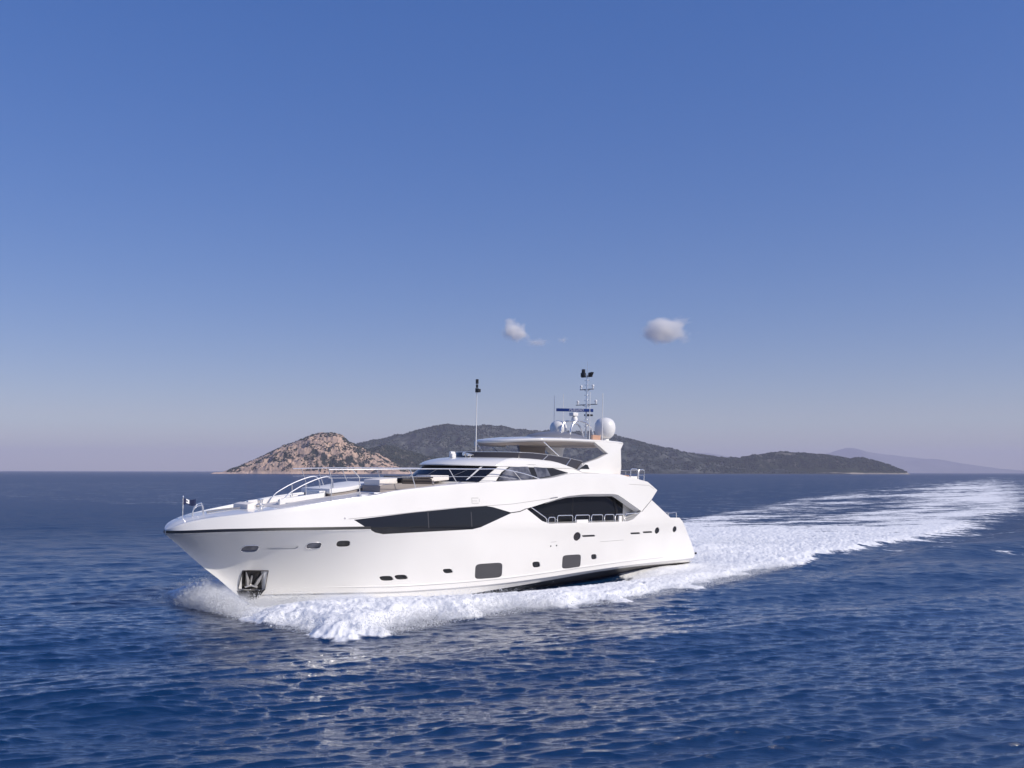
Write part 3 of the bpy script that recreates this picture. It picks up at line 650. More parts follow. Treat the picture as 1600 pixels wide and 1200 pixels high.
# bow fittings
for x0, x1, yy in ((36.98, 36.2, .25), (36.6, 35.9, -.45)):
    mb = MB(); z0 = float(zs(x0)) - .02; mb.tube(arc([(x0, yy, z0), (x0 - .03, yy, z0 + .38), (x0 - .22, yy, z0 + .58), (x0 - .5, yy - .25, z0 + .62), (x1, yy - .5, z0 + .58), (x1 - .1, yy - .55, z0 + .1)], 5), .028, 7); mb.build('bow_hoop', STEEL, yacht)
fl = MB(); fl.tube([(37.33, 0, 3.62), (37.33, 0, 4.72)], .018, 6); fl.lathe([(.01, 0), (.04, .03), (.03, .08), (.005, .1)], 10, (37.33, 0, 4.70)); fl.tube([(37.33, 0, 4.2), (37.33, 0, 4.36)], .03, 6); fl = fl.build('flag_staff', STEEL, yacht)
mb = MB(); nx, nz_ = 15, 5; vs = []
for i in range(nx):
    for j in range(nz_):
        u, v = i / (nx - 1), j / (nz_ - 1); vs.append((37.30 - .62 * u, -.02 + .06 * math.sin(u * 9) * u, 4.36 + .27 * v + .03 * math.sin(u * 7 + v) - .04 * u))
fs, mi = [], []
for i in range(nx - 1):
    for j in range(nz_ - 1): fs.append((i * nz_ + j, (i + 1) * nz_ + j, (i + 1) * nz_ + j + 1, i * nz_ + j + 1)); mi.append(1 if (3 <= i <= 6 and j in (1, 2, 3) and not (i < 5 and j == 2)) else 0)
mb.v = vs; mb.f = fs; mb.m = mi; mb.build('flag', [NAVY, CLOTH], fl)
mb = MB(); mb.tube([(36.2, .15, dz(36.2) + .05), (35.4, .15, dz(35.4) + .06), (34.45, .15, dz(34.5) + .06)], .04, 6); mb.build('chain_cover', GREYMETAL, yacht)
for x, y in ((37.75, .12), (37.45, -.25)):
    mb = MB(); mb.lathe([(.05, 0), (.05, .03), (.01, .04)], 10, (x, y, float(zs(x)) - .005)); mb.build('fairlead', BLACK, yacht)
# upper deck aft: rail and furniture
mb = MB(); z0 = 5.95
ar = MB(); ar.tube([(7.6, 3.3, 6.0), (7.6, 3.3, 6.62), (7.5, 3.3, 6.7), (6.95, 3.3, 6.7), (6.85, 3.3, 6.62), (6.85, 3.3, 5.9)], .03, 7); ar.build('deck_rail', STEEL, yacht)
ar = MB(); ar.tube([(6.75, 3.3, 5.9), (6.75, 3.3, 6.6), (6.65, 3.3, 6.68), (5.95, 3.1, 6.68), (5.85, 3.1, 6.6), (5.85, 3.1, 5.7)], .03, 7); ar.tube([(6.75, 3.3, 6.3), (5.85, 3.1, 6.3)], .018, 6)
ar.tube([(5.85, 3.1, 6.62), (5.85, -3.1, 6.62)], .03, 7)
for y in (1.5, 0, -1.5, -3.1): ar.tube([(5.85, y, 6.62), (5.85, y, 5.7)], .026, 6)
ar.build('deck_rail', STEEL, yacht)
mb = MB(); mb.box(8.1, 7.5, 2.2, 3.1, 5.75, 6.28); mb.build('teak_locker', TEAK, yacht, bevel=.02)
mb = MB(); mb.box(7.2, 6.0, 1.6, 2.8, 5.7, 6.22); mb.build('aft_sofa', WHITEPAD, yacht, bevel=.06)
mb = MB(); mb.box(8.3, 5.9, -3.1, 3.1, 5.55, 5.72); mb.build('upper_deck_floor', TEAK, yacht)
mb = MB()
for y in (3.35, 2.6): mb.tube([(3.3, y, 3.35), (3.3, y, 3.72), (2.4, y, 3.74), (2.35, y, 3.3)], .026, 6)
mb.build('stern_rail', STEEL, yacht)
mb = MB(); mb.box(.05, -.12, 3.30, 3.42, .72, .84); mb.build('stern_fender', BLACK, yacht)

# ------------------------------------------------------------------ value noise helpers (numpy)
def vnoise2(x, y, seed=0):
    r_ = np.random.default_rng(seed); T = r_.random((256, 256))
    xi = np.floor(x).astype(np.int64); yi = np.floor(y).astype(np.int64); fx = x - xi; fy = y - yi
    fx = fx * fx * (3 - 2 * fx); fy = fy * fy * (3 - 2 * fy)
    a = T[xi & 255, yi & 255]; b = T[(xi + 1) & 255, yi & 255]; c = T[xi & 255, (yi + 1) & 255]; d = T[(xi + 1) & 255, (yi + 1) & 255]
    return (a * (1 - fx) + b * fx) * (1 - fy) + (c * (1 - fx) + d * fx) * fy
def fbm(x, y, oct=5, seed=0, gain=.5):
    s_ = 0; a = 1; t = 0
    for i in range(oct): s_ = s_ + a * vnoise2(x * 2 ** i + 17.3 * i, y * 2 ** i - 9.1 * i, seed + i); t += a; a *= gain
    return s_ / t
def sstep(a, b, x): t = np.clip((x - a) / (b - a), 0, 1); return t * t * (3 - 2 * t)

# ------------------------------------------------------------------ the wake outline in the boat's own frame (metres)
WAKE = np.array([(34.3, -.3), (36.2, 2.4), (37.2, 5.0), (37.8, 7.4), (37.0, 8.0), (37.0, 11.3), (35.0, 12.2), (32.5, 11.8), (30.8, 11.5), (28.4, 11.4), (25.3, 11.7), (22.8, 12.5), (18.3, 12.3), (14.7, 12.2), (10.7, 11.8), (5, 10.8), (.6, 9.9), (-3.1, 9.8), (-14.1, 7.0), (-26.7, 5.3), (-39.8, 4.2), (-52.8, 2.4), (-75, -3), (-105, -10.5), (-138, -17.5), (-250, -50), (-480, -125), (-1000, -300), (-1541, -478),
                 (-1541, -486), (-1000, -330), (-555, -199), (-400, -150), (-270, -109), (-148.8, -68.6), (-81.6, -44), (-50.5, -33.7), (-25, -22.5), (0, -14), (20, -11), (33, -8.5), (36.0, -6), (36.9, -3.2), (36.0, -.8)])
def sdist(px, py, poly):                              # signed distance, inside positive
    best = np.full(px.shape, 1e18); ins = np.zeros(px.shape, bool); n = len(poly)
    for i in range(n):
        ax, ay = poly[i]; bx, by = poly[(i + 1) % n]; ex, ey = bx - ax, by - ay
        t = np.clip(((px - ax) * ex + (py - ay) * ey) / (ex * ex + ey * ey), 0, 1)
        best = np.minimum(best, (px - ax - t * ex) ** 2 + (py - ay - t * ey) ** 2)
        if ay != by:
            cnd = ((ay > py) != (by > py)) & (px < (bx - ax) * (py - ay) / (by - ay) + ax); ins ^= cnd
    return np.where(ins, 1, -1) * np.sqrt(best)
def to_local(x, y): dx_, dy_ = x - S[0], y - S[1]; return dx_ * fw[0] + dy_ * fw[1], dx_ * pt[0] + dy_ * pt[1]
def to_world(X, Y): return S[0] + X * fw[0] + Y * pt[0], S[1] + X * fw[1] + Y * pt[1]

# ------------------------------------------------------------------ sea
class Waves:
    def __init__(s):
        r_ = np.random.default_rng(5); n = 235
        lam = np.concatenate([np.exp(r_.normal(math.log(.52), .55, 190)).clip(.18, 3), np.exp(r_.uniform(math.log(1.5), math.log(22), n - 190))]); s.k = 2 * math.pi / lam; s.lam = lam
        main = R(-68)                                  # waves run towards the camera
        th = main + r_.normal(0, .14, n) + np.where(r_.random(n) < .20, -.62, .05)
        s.cx, s.cy = np.cos(th), np.sin(th); s.ph = r_.uniform(0, 2 * math.pi, n)
        sl_ = np.where(np.arange(n) < 190, 1.0, .52 * np.exp(-((np.log(lam) - math.log(5.0)) / 1.0) ** 2)) * r_.uniform(.3, 1.6, n)
        sl_ *= .172 / math.sqrt((sl_ ** 2 / 2).sum()); s.a = sl_ / s.k
    def height(s, x, y, sx, sy):
        z = np.zeros_like(x); dxs = np.zeros_like(x); dys = np.zeros_like(x); s.res = np.zeros_like(x)
        for k_, l_, cx, cy, ph, a in zip(s.k, s.lam, s.cx, s.cy, s.ph, s.a):
            eff = np.abs(cx) * sx + np.abs(cy) * sy
            m = eff < l_ / 1.7
            if not m.any(): continue
            wgt = np.clip((l_ / np.maximum(eff[m], 1e-4) - 1.7) / 1.3, 0, 1) * a
            s.res[m] += (wgt * k_) ** 2 / 2; q = k_ * (cx * x[m] + cy * y[m]) + ph; sn, cs = np.sin(q), np.cos(q)
            z[m] += wgt * cs; dxs[m] -= 1.15 * wgt * cx * sn; dys[m] -= 1.15 * wgt * cy * sn
        return z, dxs, dys
hA = 1500 * 6.6
rows = np.concatenate([[2.0, 5.0, 8.5], 1.0 / np.linspace(1 / 12.0, 1 / 700.0, 1250), np.geomspace(720, 60000, 70)])
ang = np.concatenate([np.linspace(-180, -60, 40, endpoint=False), np.linspace(-60, -34, 70, endpoint=False), np.linspace(-34, 34, 1240), np.linspace(34, 60, 71)[1:], np.linspace(60, 180, 41)[1:-1]])
RR, AA = np.meshgrid(rows, np.radians(ang), indexing='ij')
GX, GY = RR * np.sin(AA), RR * np.cos(AA)
dr = np.gradient(rows)[:, None] * np.ones_like(GX); da = np.gradient(np.radians(ang))[None, :] * RR
sA = np.abs(np.sin(AA)); cA = np.abs(np.cos(AA))
SX = np.maximum(sA * dr, cA * da); SY = np.maximum(cA * dr, sA * da)
LX, LY = to_local(GX, GY)
near = RR < 3000
foam = np.zeros_like(GX); Hb = np.zeros_like(GX)
m = near & (LX > -1600) & (LX < 60) & (LY > -520) & (LY < 40)
m_w = m; lx, ly = LX[m], LY[m]
n1 = fbm(lx * .55, ly * .55, 4, 3) - .5; n2 = fbm(lx * .16 + 5, ly * .16, 3, 9) - .5
age = np.clip(-lx, 0, 2000)
d = sdist(lx, ly, WAKE) + n1 * (3.0 - 1.9 * sstep(0, 20, age) + age * .010) + n2 * (1.6 + age * .014)
soft = 1.6 + age * .06
f = sstep(-.2, 1.0, d / soft + .45 * sstep(5, 60, age))
# behind the boat the foam thins in streaks towards the middle and with distance
stream = .6 * fbm(lx * .030, ly * .16, 4, 21) + .4 * fbm(lx * .13, ly * .5, 4, 22)
cy_ = np.interp(-lx, [0, 12, 35, 60, 115, 214, 450, 1500], [0, -2, -13, -20, -39, -80, -160, -480])
hw_ = np.interp(-lx, [0, 12, 35, 60, 115, 214, 450, 1500], [9, 11, 17, 20, 24, 30, 36, 4])
rel = (ly - cy_) / hw_
thin = sstep(22, 60, age) * (1 - sstep(.10, .70, np.abs(rel + .08))) * .34 + sstep(60, 420, age) * .16 + sstep(300, 1300, age) * .45
f = f * np.clip(1.2 - .46 * sstep(4, 45, age) - thin - 2.0 * (stream - .46) * sstep(6, 45, age), 0, 1.25)
# slick dark water close alongside, between the hull and the spreading bow wave
hullb = np.interp(lx, [-1, 10, 22, 28, 34], [3.4, 3.5, 3.4, 2.4, .2])
gap = (ly - hullb)
slick = sstep(4.5, 9, lx) * (1 - sstep(18, 24, lx)) * (1 - sstep(.5, 1.6, gap + n1 * 1.6)) * (ly > 0)
f = f * (1 - .92 * slick)
f = f * np.where((ly < 0) & (lx > 3), .75, 1)
foam[m] = f
# shape of the water round the hull
ins = np.clip(d, 0, None)
Apl = np.interp(lx, [-300, -60, -20, -3, 5, 15, 22, 27, 31, 34, 37, 38.5], [.05, .14, .24, .30, .26, .28, .36, .50, .66, .62, .40, .05])
ridge = Apl * sstep(0, 2.0, ins) * (1 - .35 * sstep(5, 9, ins)) * np.where(ly > cy_, 1, .8) * (1 - sstep(-6, 4, lx) * sstep(-5, -1, ly) * (1 - sstep(.8, 6.0, gap)))
trough = -1.02 * np.exp(-((gap - .3) / 2.4) ** 2) * sstep(3, 11, lx) * (1 - .72 * sstep(23, 32, lx)) * (1 - sstep(32, 34.5, lx)) * (ly > -2)
rooster = .5 * np.exp(-((lx + 7) / 6.0) ** 2) * np.exp(-((ly + 1) / 3.0) ** 2) - .45 * np.exp(-((lx + 1.0) / 2.5) ** 2) * np.exp(-((ly) / 3.2) ** 2)
out = np.exp(-((d + 2.2 + age * .02) / (1.6 + age * .012)) ** 2) * -.22 * (age > 2) * (1 - sstep(200, 900, age))   # hollow outside the wake edge
rg = 1 - np.abs(2 * fbm(lx * 1.1 + 3, ly * 1.1, 4, 31) - 1); rg2 = 1 - np.abs(2 * fbm(lx * 3.6, ly * 3.6 + 7, 3, 41) - 1)
turb = ((rg - .6) * .25 + (rg2 - .6) * .15) * np.clip(f, 0, 1) * (1 - .65 * sstep(-6, 4, lx) * sstep(-5, -1, ly) * (1 - sstep(.2, 4, gap))) * np.interp(lx, [-400, -80, -15, 10, 20, 27, 36], [.12, .35, .85, .55, .65, .8, .8])
Hb[m] = ridge + trough + rooster + out + turb
# divergent waves running out from the wake on the near side
dv = np.exp(-((d + 9 + age * .12) / (6 + age * .05)) ** 2) * .26 * np.sin((ly * .9 + lx * .28) * .55) * (ly > cy_)
Hb[m] += .34 * np.exp(-((d + 6.5 + age * .04) / (2.6 + age * .03)) ** 2) * (ly > cy_) * sstep(0, 12, age) * (1 - sstep(200, 700, age))
Hb[m] += dv
GZ = np.zeros_like(GX); DXs = np.zeros_like(GX); DYs = np.zeros_like(GX)
wv = Waves()
mm = RR < 5000
zz, ddx, ddy = wv.height(GX[mm], GY[mm], SX[mm], SY[mm])
gust = .72 + .75 * fbm(GX / 26 + 3, GY / 34, 3, 77); zz = zz * gust[mm]; ddx = ddx * gust[mm]; ddy = ddy * gust[mm]
unres = np.full_like(GX, .185 ** 2); unres[mm] = np.clip(.185 ** 2 - wv.res, 0, 1); ROUGH = np.clip(np.sqrt(np.sqrt(unres * (.35 + .6 * sstep(50, 160, RR)))), .02, .42)
GZ[mm] = zz; DXs[mm] = ddx; DYs[mm] = ddy
calm = 1 - .55 * np.clip(foam, 0, 1)
GZ = GZ * calm + Hb
V = np.stack([GX + DXs * calm, GY + DYs * calm, GZ], -1).reshape(-1, 3)
nr_, na_ = GX.shape
ii = np.arange(nr_ - 1)[:, None] * na_; jj = np.arange(na_)[None, :]; j2 = (jj + 1) % na_
F = np.stack([ii + jj, ii + na_ + jj, ii + na_ + j2, ii + j2], -1).reshape(-1, 4)
V = np.concatenate([V, [[0, 0, 0]]]); cidx = len(V) - 1
WATER = mat('sea_water', (0.0012, 0.023, 0.076), 0.05, spec=0.5)
k = NT(WATER); k.p.inputs['IOR'].default_value = 1.46; k.p.inputs['Coat Weight'].default_value = .8; k.p.inputs['Coat IOR'].default_value = 1.46; k.p.inputs['Coat Roughness'].default_value = .05
geo = k.n('ShaderNodeNewGeometry'); at = k.n('ShaderNodeAttribute', attribute_name='foam')
mp = k.n('ShaderNodeMapping'); mp.inputs['Scale'].default_value = (.8, 2.4, 1.0); mp.inputs['Rotation'].default_value = (0, 0, R(-22)); k.l(geo.outputs['Position'], mp.inputs['Vector'])
b1 = k.n('ShaderNodeTexNoise', i_Scale=7.0, i_Detail=6.0, i_Roughness=0.72); k.l(mp.outputs[0], b1.inputs['Vector'])
b2 = k.n('ShaderNodeTexNoise', i_Scale=.5, i_Detail=3.0, i_Roughness=0.55); k.l(mp.outputs[0], b2.inputs['Vector'])
bu2 = k.n('ShaderNodeBump', i_Strength=1.0, i_Distance=0.20); k.l(b2.outputs[0], bu2.inputs['Height'])
bu = k.n('ShaderNodeBump', i_Strength=1.0, i_Distance=0.022); k.l(b1.outputs[0], bu.inputs['Height']); k.l(bu2.outputs[0], bu.inputs['Normal'])
k.l(bu.outputs[0], k.p.inputs['Normal']); k.l(bu.outputs[0], k.p.inputs['Coat Normal'])
# foam: lacy threshold of several noises against the foam amount
fn = k.n('ShaderNodeTexNoise', i_Scale=1.7, i_Detail=7.0, i_Roughness=0.66, i_Distortion=0.6); k.l(geo.outputs['Position'], fn.inputs['Vector'])
vo = k.n('ShaderNodeTexVoronoi', feature='DISTANCE_TO_EDGE', i_Scale=0.9); 
dn = k.n('ShaderNodeTexNoise', i_Scale=0.8, i_Detail=3.0); k.l(geo.outputs['Position'], dn.inputs['Vector'])
va = k.n('ShaderNodeVectorMath', operation='MULTIPLY_ADD'); k.l(dn.outputs['Color'], va.inputs[0]); va.inputs[1].default_value = (1.4, 1.4, 1.4); k.l(geo.outputs['Position'], va.inputs[2]); k.l(va.outputs[0], vo.inputs['Vector'])
th = k.math('ADD', k.math('MULTIPLY', fn.outputs[0], .75), k.math('MULTIPLY', vo.outputs['Distance'], .62))
wk = k.n('ShaderNodeMapping'); wk.inputs['Rotation'].default_value = (0, 0, R(-58)); wk.inputs['Scale'].default_value = (.10, .62, 1); k.l(geo.outputs['Position'], wk.inputs['Vector'])
sk = k.n('ShaderNodeTexNoise', i_Scale=1.0, i_Detail=7.0, i_Roughness=0.72, i_Distortion=0.5); k.l(wk.outputs[0], sk.inputs['Vector'])
sw = k.n('ShaderNodeAttribute', attribute_name='streak')
th = k.math('ADD', th, k.math('MULTIPLY', k.math('MULTIPLY', k.math('SUBTRACT', sk.outputs[0], .5), 2.9), sw.outputs['Fac']))
am = k.math('SUBTRACT', k.math('MULTIPLY', at.outputs['Fac'], 1.12), th)
ff = k.math('MULTIPLY', k.math('ADD', am, 0.10), 4.2, clamp=True)
fo = k.n('ShaderNodeBsdfPrincipled'); fo.inputs['Roughness'].default_value = .9; fo.inputs['Specular IOR Level'].default_value = .15
fc = k.n('ShaderNodeTexNoise', i_Scale=0.9, i_Detail=6.0, i_Roughness=0.7); k.l(geo.outputs['Position'], fc.inputs['Vector'])
k.l(k.ramp(fc.outputs[0], [(0.32, (0.80, 0.81, 0.83)), (0.55, (0.92, 0.92, 0.91))]), fo.inputs['Base Color'])
fb = k.n('ShaderNodeBump', i_Strength=0.5, i_Distance=0.08); f2 = k.n('ShaderNodeTexNoise', i_Scale=5.0, i_Detail=8.0, i_Roughness=0.7); k.l(geo.outputs['Position'], f2.inputs['Vector']); k.l(f2.outputs[0], fb.inputs['Height']); k.l(fb.outputs[0], fo.inputs['Normal'])
mx = k.n('ShaderNodeMixShader'); k.l(ff, mx.inputs[0]); k.l(k.p.outputs[0], mx.inputs[1]); k.l(fo.outputs[0], mx.inputs[2]); k.l(mx.outputs[0], k.out.inputs['Surface'])
rat = k.n('ShaderNodeAttribute', attribute_name='micro_roughness'); k.l(rat.outputs['Fac'], k.p.inputs['Roughness'])
for so_, lo_, hi_ in (('Coat Weight', 1.0, .15), ('Specular IOR Level', .5, .33)):   # unresolved small waves hide part of each other from the mirror direction
    mr = k.n('ShaderNodeMapRange'); mr.inputs['From Min'].default_value = .27; mr.inputs['From Max'].default_value = .40; mr.inputs['To Min'].default_value = lo_; mr.inputs['To Max'].default_value = hi_
    k.l(rat.outputs['Fac'], mr.inputs['Value']); k.l(mr.outputs[0], k.p.inputs[so_])
# close the centre of the ring with a fan
sea = np_mesh('sea', V, F, [WATER])
bm = bmesh.new(); bm.from_mesh(sea.data); bm.verts.ensure_lookup_table()
for j in range(na_): bm.faces.new((bm.verts[cidx], bm.verts[j], bm.verts[(j + 1) % na_])).smooth = True
bm.to_mesh(sea.data); bm.free()
att = sea.data.attributes.new('foam', 'FLOAT', 'POINT'); fa = np.zeros(len(sea.data.vertices), np.float32); fa[:nr_ * na_] = foam.ravel(); att.data.foreach_set('value', fa)
st_ = np.zeros_like(GX); st_[m_w] = sstep(0, 28, np.clip(-LX[m_w], 0, 2000)) * 1.05 + .14
att = sea.data.attributes.new('streak', 'FLOAT', 'POINT'); fa = np.zeros(len(sea.data.vertices), np.float32); fa[:nr_ * na_] = st_.ravel(); att.data.foreach_set('value', fa)
att = sea.data.attributes.new('micro_roughness', 'FLOAT', 'POINT'); fa = np.full(len(sea.data.vertices), .06, np.float32); fa[:nr_ * na_] = ROUGH.ravel(); att.data.foreach_set('value', fa)
tag(sea, 'dark blue rippled sea with a foaming white wake', kind='structure')

# ------------------------------------------------------------------ spray: thousands of drops thrown up by the bow
DROP = mat('spray_drops', (0.86, 0.87, 0.88), 0.6, spec=.3)
OCT_V = np.array([(1, 0, 0), (-1, 0, 0), (0, 1, 0), (0, -1, 0), (0, 0, 1), (0, 0, -1)], float)
OCT_F = np.array([(0, 2, 4), (2, 1, 4), (1, 3, 4), (3, 0, 4), (2, 0, 5), (1, 2, 5), (3, 1, 5), (0, 3, 5)])
def drops(name, P, s_, label):
    n = len(P); q = rng.normal(size=(n, 3, 3)) * .25 + np.eye(3)
    Vd = (np.einsum('vi,nij->nvj', OCT_V, q) * s_[:, None, None] + P[:, None, :]).reshape(-1, 3)
    Fd = (OCT_F[None] + np.arange(n)[:, None, None] * 6).reshape(-1, 3)
    o = np_mesh(name, Vd, Fd, [DROP], smooth=True); tag(o, label, 'spray', kind='stuff'); return o
def throw(n, X0, X1, y_of, vy, vz, out_side=1, fwd=2.0, pw=1.0):
    X = X0 + (X1 - X0) * rng.random(n) ** pw; y = y_of(X)
    v_y = np.abs(rng.normal(vy, vy * .45, n)); v_z = np.abs(rng.normal(vz, vz * .5, n)); tt = rng.random(n) ** .8 * np.minimum(2 * v_z / 9.8 + .05, 2)
    vx = rng.normal(fwd, 1.0, n)
    return X + vx * tt, out_side * (y + v_y * tt), v_z * tt - 4.9 * tt ** 2
hb_ = lambda X: np.interp(X, [5, 22, 26, 29, 31, 33, 34.3], [3.6, 3.4, 2.9, 2.1, 1.4, .7, .1])
def pack(parts):
    X = np.concatenate([p[0] for p in parts]); Y = np.concatenate([p[1] for p in parts]); Z = np.concatenate([p[2] for p in parts])
    x, y = to_world(X, Y); return np.stack([x, y, Z + .05], 1)
def edge_pts(n, X0, X1, spread, hz):                  # drops along the breaking outer edge of the bow wave
    X = rng.uniform(X0, X1, n); yo = np.interp(X, [-3, .6, 5, 10.7, 14.7, 18.3, 22.8, 25.3, 28.4, 30.8, 35, 37], [9.8, 9.9, 10.8, 11.8, 12.2, 12.3, 12.5, 11.7, 11.4, 11.5, 12.2, 9])
    return X, yo - np.abs(rng.normal(0, spread, n)) + .4, np.abs(rng.normal(0, hz, n))
port = [throw(42000, 33.7, 31.0, hb_, 3.4, 1.7, 1, 2.4), throw(40000, 33.2, 28.5, hb_, 4.6, 1.2, 1, 1.5),
        edge_pts(52000, 24, 37, 2.6, .34), edge_pts(24000, -3, 26, 1.5, .15)]
P = pack(port); drops('bow_spray', P, np.exp(rng.normal(math.log(.0105), .34, len(P))), 'white spray thrown up along the near side of the yacht bow')
n = 52000; X = 34.6 + 2.2 * rng.random(n) ** 1.3; Y = rng.normal(.5, 1.8, n) - (36.2 - X) * .35; Z = np.abs(rng.normal(0, 1, n)) * (.72 - .16 * np.abs(X - 35.2)) * np.exp(-(Y / 3.6) ** 2)
ok = ~((Y > -.3) & (X < 35.0 + .8 * Z)); P = pack([(X[ok], Y[ok], Z[ok])])
drops('bow_spray', P, np.exp(rng.normal(math.log(.012), .3, len(P))), 'shaded bluish spray just ahead of and beyond the yacht bow')
n = 30000; X = -rng.random(n) ** 1.4 * 22 - .5; Y = rng.normal(-1.5, 3.4, n) - .15 * np.abs(X); Z = np.abs(rng.normal(0, .38, n)) * np.interp(X, [-22, -5, 0], [.5, 1.2, .7])
P = pack([(X, Y, Z)]); drops('stern_spray', P, np.exp(rng.normal(math.log(.012), .35, len(P))), 'white churned spray just behind the yacht stern')

# ------------------------------------------------------------------ islands and far hills (profiles in metres: x across the view, crest height)
def terrain(name, prof, y0, yr, y1, nx, ny, rough, seed, m, label, base=-3.0, cell=40.0, pwr=.75):
    px_, pz_ = np.array(prof, float).T
    xs_ = np.linspace(px_[0], px_[-1], nx); v = np.linspace(0, 1, ny)
    X, Vv = np.meshgrid(xs_, v, indexing='ij'); H_ = np.interp(xs_, px_, pz_)
    ker = np.hanning(9); ker /= ker.sum(); H_ = np.convolve(np.pad(H_, 4, mode='edge'), ker, 'valid')[:, None]
    vr = (yr - y0) / (y1 - y0); t = Vv / vr
    wob = (fbm(X / cell / 2.5, Vv * 3.0, 3, seed + 50) - .5)
    tt = np.where(Vv < vr, np.clip(t + wob * .5 * t * (1 - t) * 2, 0, 1) ** pwr, np.cos(np.clip((Vv - vr) / (1 - vr), 0, 1) * math.pi / 2) ** .8)
    Y = y0 + (y1 - y0) * Vv + (fbm(X / cell / 3, Vv * 0, 3, seed + 70) - .5) * (yr - y0) * .55 * (1 - np.clip(t, 0, 1))
    rd = 1 - np.abs(2 * fbm(X / cell, Y / cell, 5, seed) - 1); rd2 = fbm(X / cell * 3.5, Y / cell * 3.5, 4, seed + 9)
    env = np.clip(H_ / np.max(H_), .12, 1)
    crest = 1 - .72 * np.exp(-((t - 1) / .18) ** 2)
    Z = base + (H_ - base) * tt + ((rd - .62) * rough + (rd2 - .5) * rough * .5) * np.minimum(1, tt * 3) * env ** .5 * crest
    V = np.stack([X, Y, Z], -1).reshape(-1, 3); i = np.arange(nx - 1)[:, None] * ny + np.arange(ny - 1)[None]
    F = np.stack([i, i + ny, i + ny + 1, i + 1], -1).reshape(-1, 4)
    o = np_mesh(name, V, F, [m]); tag(o, label, kind='structure')
    return o, X, Y, Z, tt
def land_mat(name, rock, rock2, scrub, shore, lo, hi, sc, shore_h):
    m = mat(name, (.2, .2, .2), .95, spec=.1); k = NT(m); g = k.n('ShaderNodeNewGeometry')
    mp = k.n('ShaderNodeMapping'); mp.inputs['Scale'].default_value = (1, 1, .45); k.l(g.outputs['Position'], mp.inputs['Vector'])
    a = k.n('ShaderNodeTexNoise', i_Scale=sc, i_Detail=8.0, i_Roughness=.68); k.l(mp.outputs[0], a.inputs['Vector'])
    b = k.n('ShaderNodeTexNoise', i_Scale=sc * 3.1, i_Detail=6.0, i_Roughness=.7); k.l(mp.outputs[0], b.inputs['Vector'])
    c = k.n('ShaderNodeTexNoise', i_Scale=sc * .22, i_Detail=4.0); k.l(g.outputs['Position'], c.inputs['Vector'])
    rk = k.mix(k.ramp(b.outputs[0], [(.35, (0, 0, 0)), (.62, (1, 1, 1))]), rock, rock2)
    s_ = k.math('ADD', k.math('MULTIPLY', a.outputs[0], .62), k.math('ADD', k.math('MULTIPLY', b.outputs[0], .25), k.math('MULTIPLY', c.outputs[0], .42)))
    base = k.mix(k.ramp(s_, [(lo, (1, 1, 1)), (hi, (0, 0, 0))]), rk, scrub)
    sp = k.n('ShaderNodeSeparateXYZ'); k.l(g.outputs['Position'], sp.inputs[0])
    zz = k.math('ADD', sp.outputs['Z'], k.math('MULTIPLY', k.math('SUBTRACT', a.outputs[0], .5), shore_h * 2.2))
    mr = k.n('ShaderNodeMapRange'); mr.inputs['From Min'].default_value = shore_h * .7; mr.inputs['From Max'].default_value = shore_h * 1.2; mr.inputs['To Min'].default_value = 1; mr.inputs['To Max'].default_value = 0; k.l(zz, mr.inputs['Value'])
    k.l(k.mix(mr.outputs[0], base, shore), k.p.inputs['Base Color'])
    bp = k.n('ShaderNodeBump', i_Strength=.8, i_Distance=4.0 * .03 / sc); k.l(b.outputs[0], bp.inputs['Height']); k.l(bp.outputs[0], k.p.inputs['Normal'])
    return m
ISL = land_mat('limestone_island', (.66, .45, .32), (.40, .30, .24), (.028, .034, .028), (.66, .48, .37), .57, .61, .045, 6.0)
KNO = land_mat('scrub_knoll', (.26, .22, .18), (.18, .16, .13), (.032, .04, .028), (.40, .32, .25), .66, .74, .04, 5.0)
HIL = land_mat('wooded_hill', (.17, .17, .15), (.09, .10, .085), (.020, .032, .028), (.05, .052, .045), .60, .74, .022, 3.0)
HEA = land_mat('wooded_headland', (.24, .22, .18), (.15, .14, .11), (.026, .036, .022), (.34, .30, .25), .70, .80, .022, 5.0)
MTS = land_mat('far_mountains', (.30, .30, .32), (.26, .26, .28), (.2, .21, .22), (.12, .12, .10), .6, .8, .002, 1.0)  # tones lightened, so part of the distance haze sits in the colour
isl = terrain('rocky_island', [(-740, -2), (-732, 3), (-710, 11), (-678, 25), (-637, 43), (-604, 60), (-580, 72), (-555, 80), (-531, 89), (-506, 98), (-482, 101.5), (-457, 100.5), (-441, 100), (-433, 94), (-416, 78), (-392, 66), (-367, 56), (-343, 46), (-318, 34), (-294, 21), (-261, 5), (-250, -2)], 2330, 2450, 2620, 420, 110, 26, 3, ISL, 'steep bare limestone island rising to a blunt rocky peak', cell=38, pwr=.62)
kno = terrain('scrub_knoll', [(-530, -2), (-513, 7), (-440, 57), (-403, 71), (-372, 80), (-330, 71), (-293, 60), (-257, 53), (-202, 42), (-128, 29), (-60, 14), (-18, -2)], 2620, 2750, 2950, 360, 80, 20, 13, KNO, 'low scrub covered knoll between the rocky island and the long hill', cell=45, pwr=.7)
hil = terrain('long_hill', [(-896, -2), (-784, 69), (-686, 120), (-616, 137), (-560, 146), (-490, 162), (-420, 181), (-336, 198), (-288, 205), (-238, 199), (-182, 198), (-112, 203), (-56, 200), (0, 189), (84, 178), (196, 177), (308, 179), (392, 176), (462, 162), (518, 146), (588, 126), (644, 114), (700, 98), (784, 83), (868, 72), (980, 58), (1120, 35), (1288, -2)], 3500, 4200, 4900, 600, 150, 64, 23, HIL, 'long dark wooded hill behind the yacht', cell=120, pwr=.85)
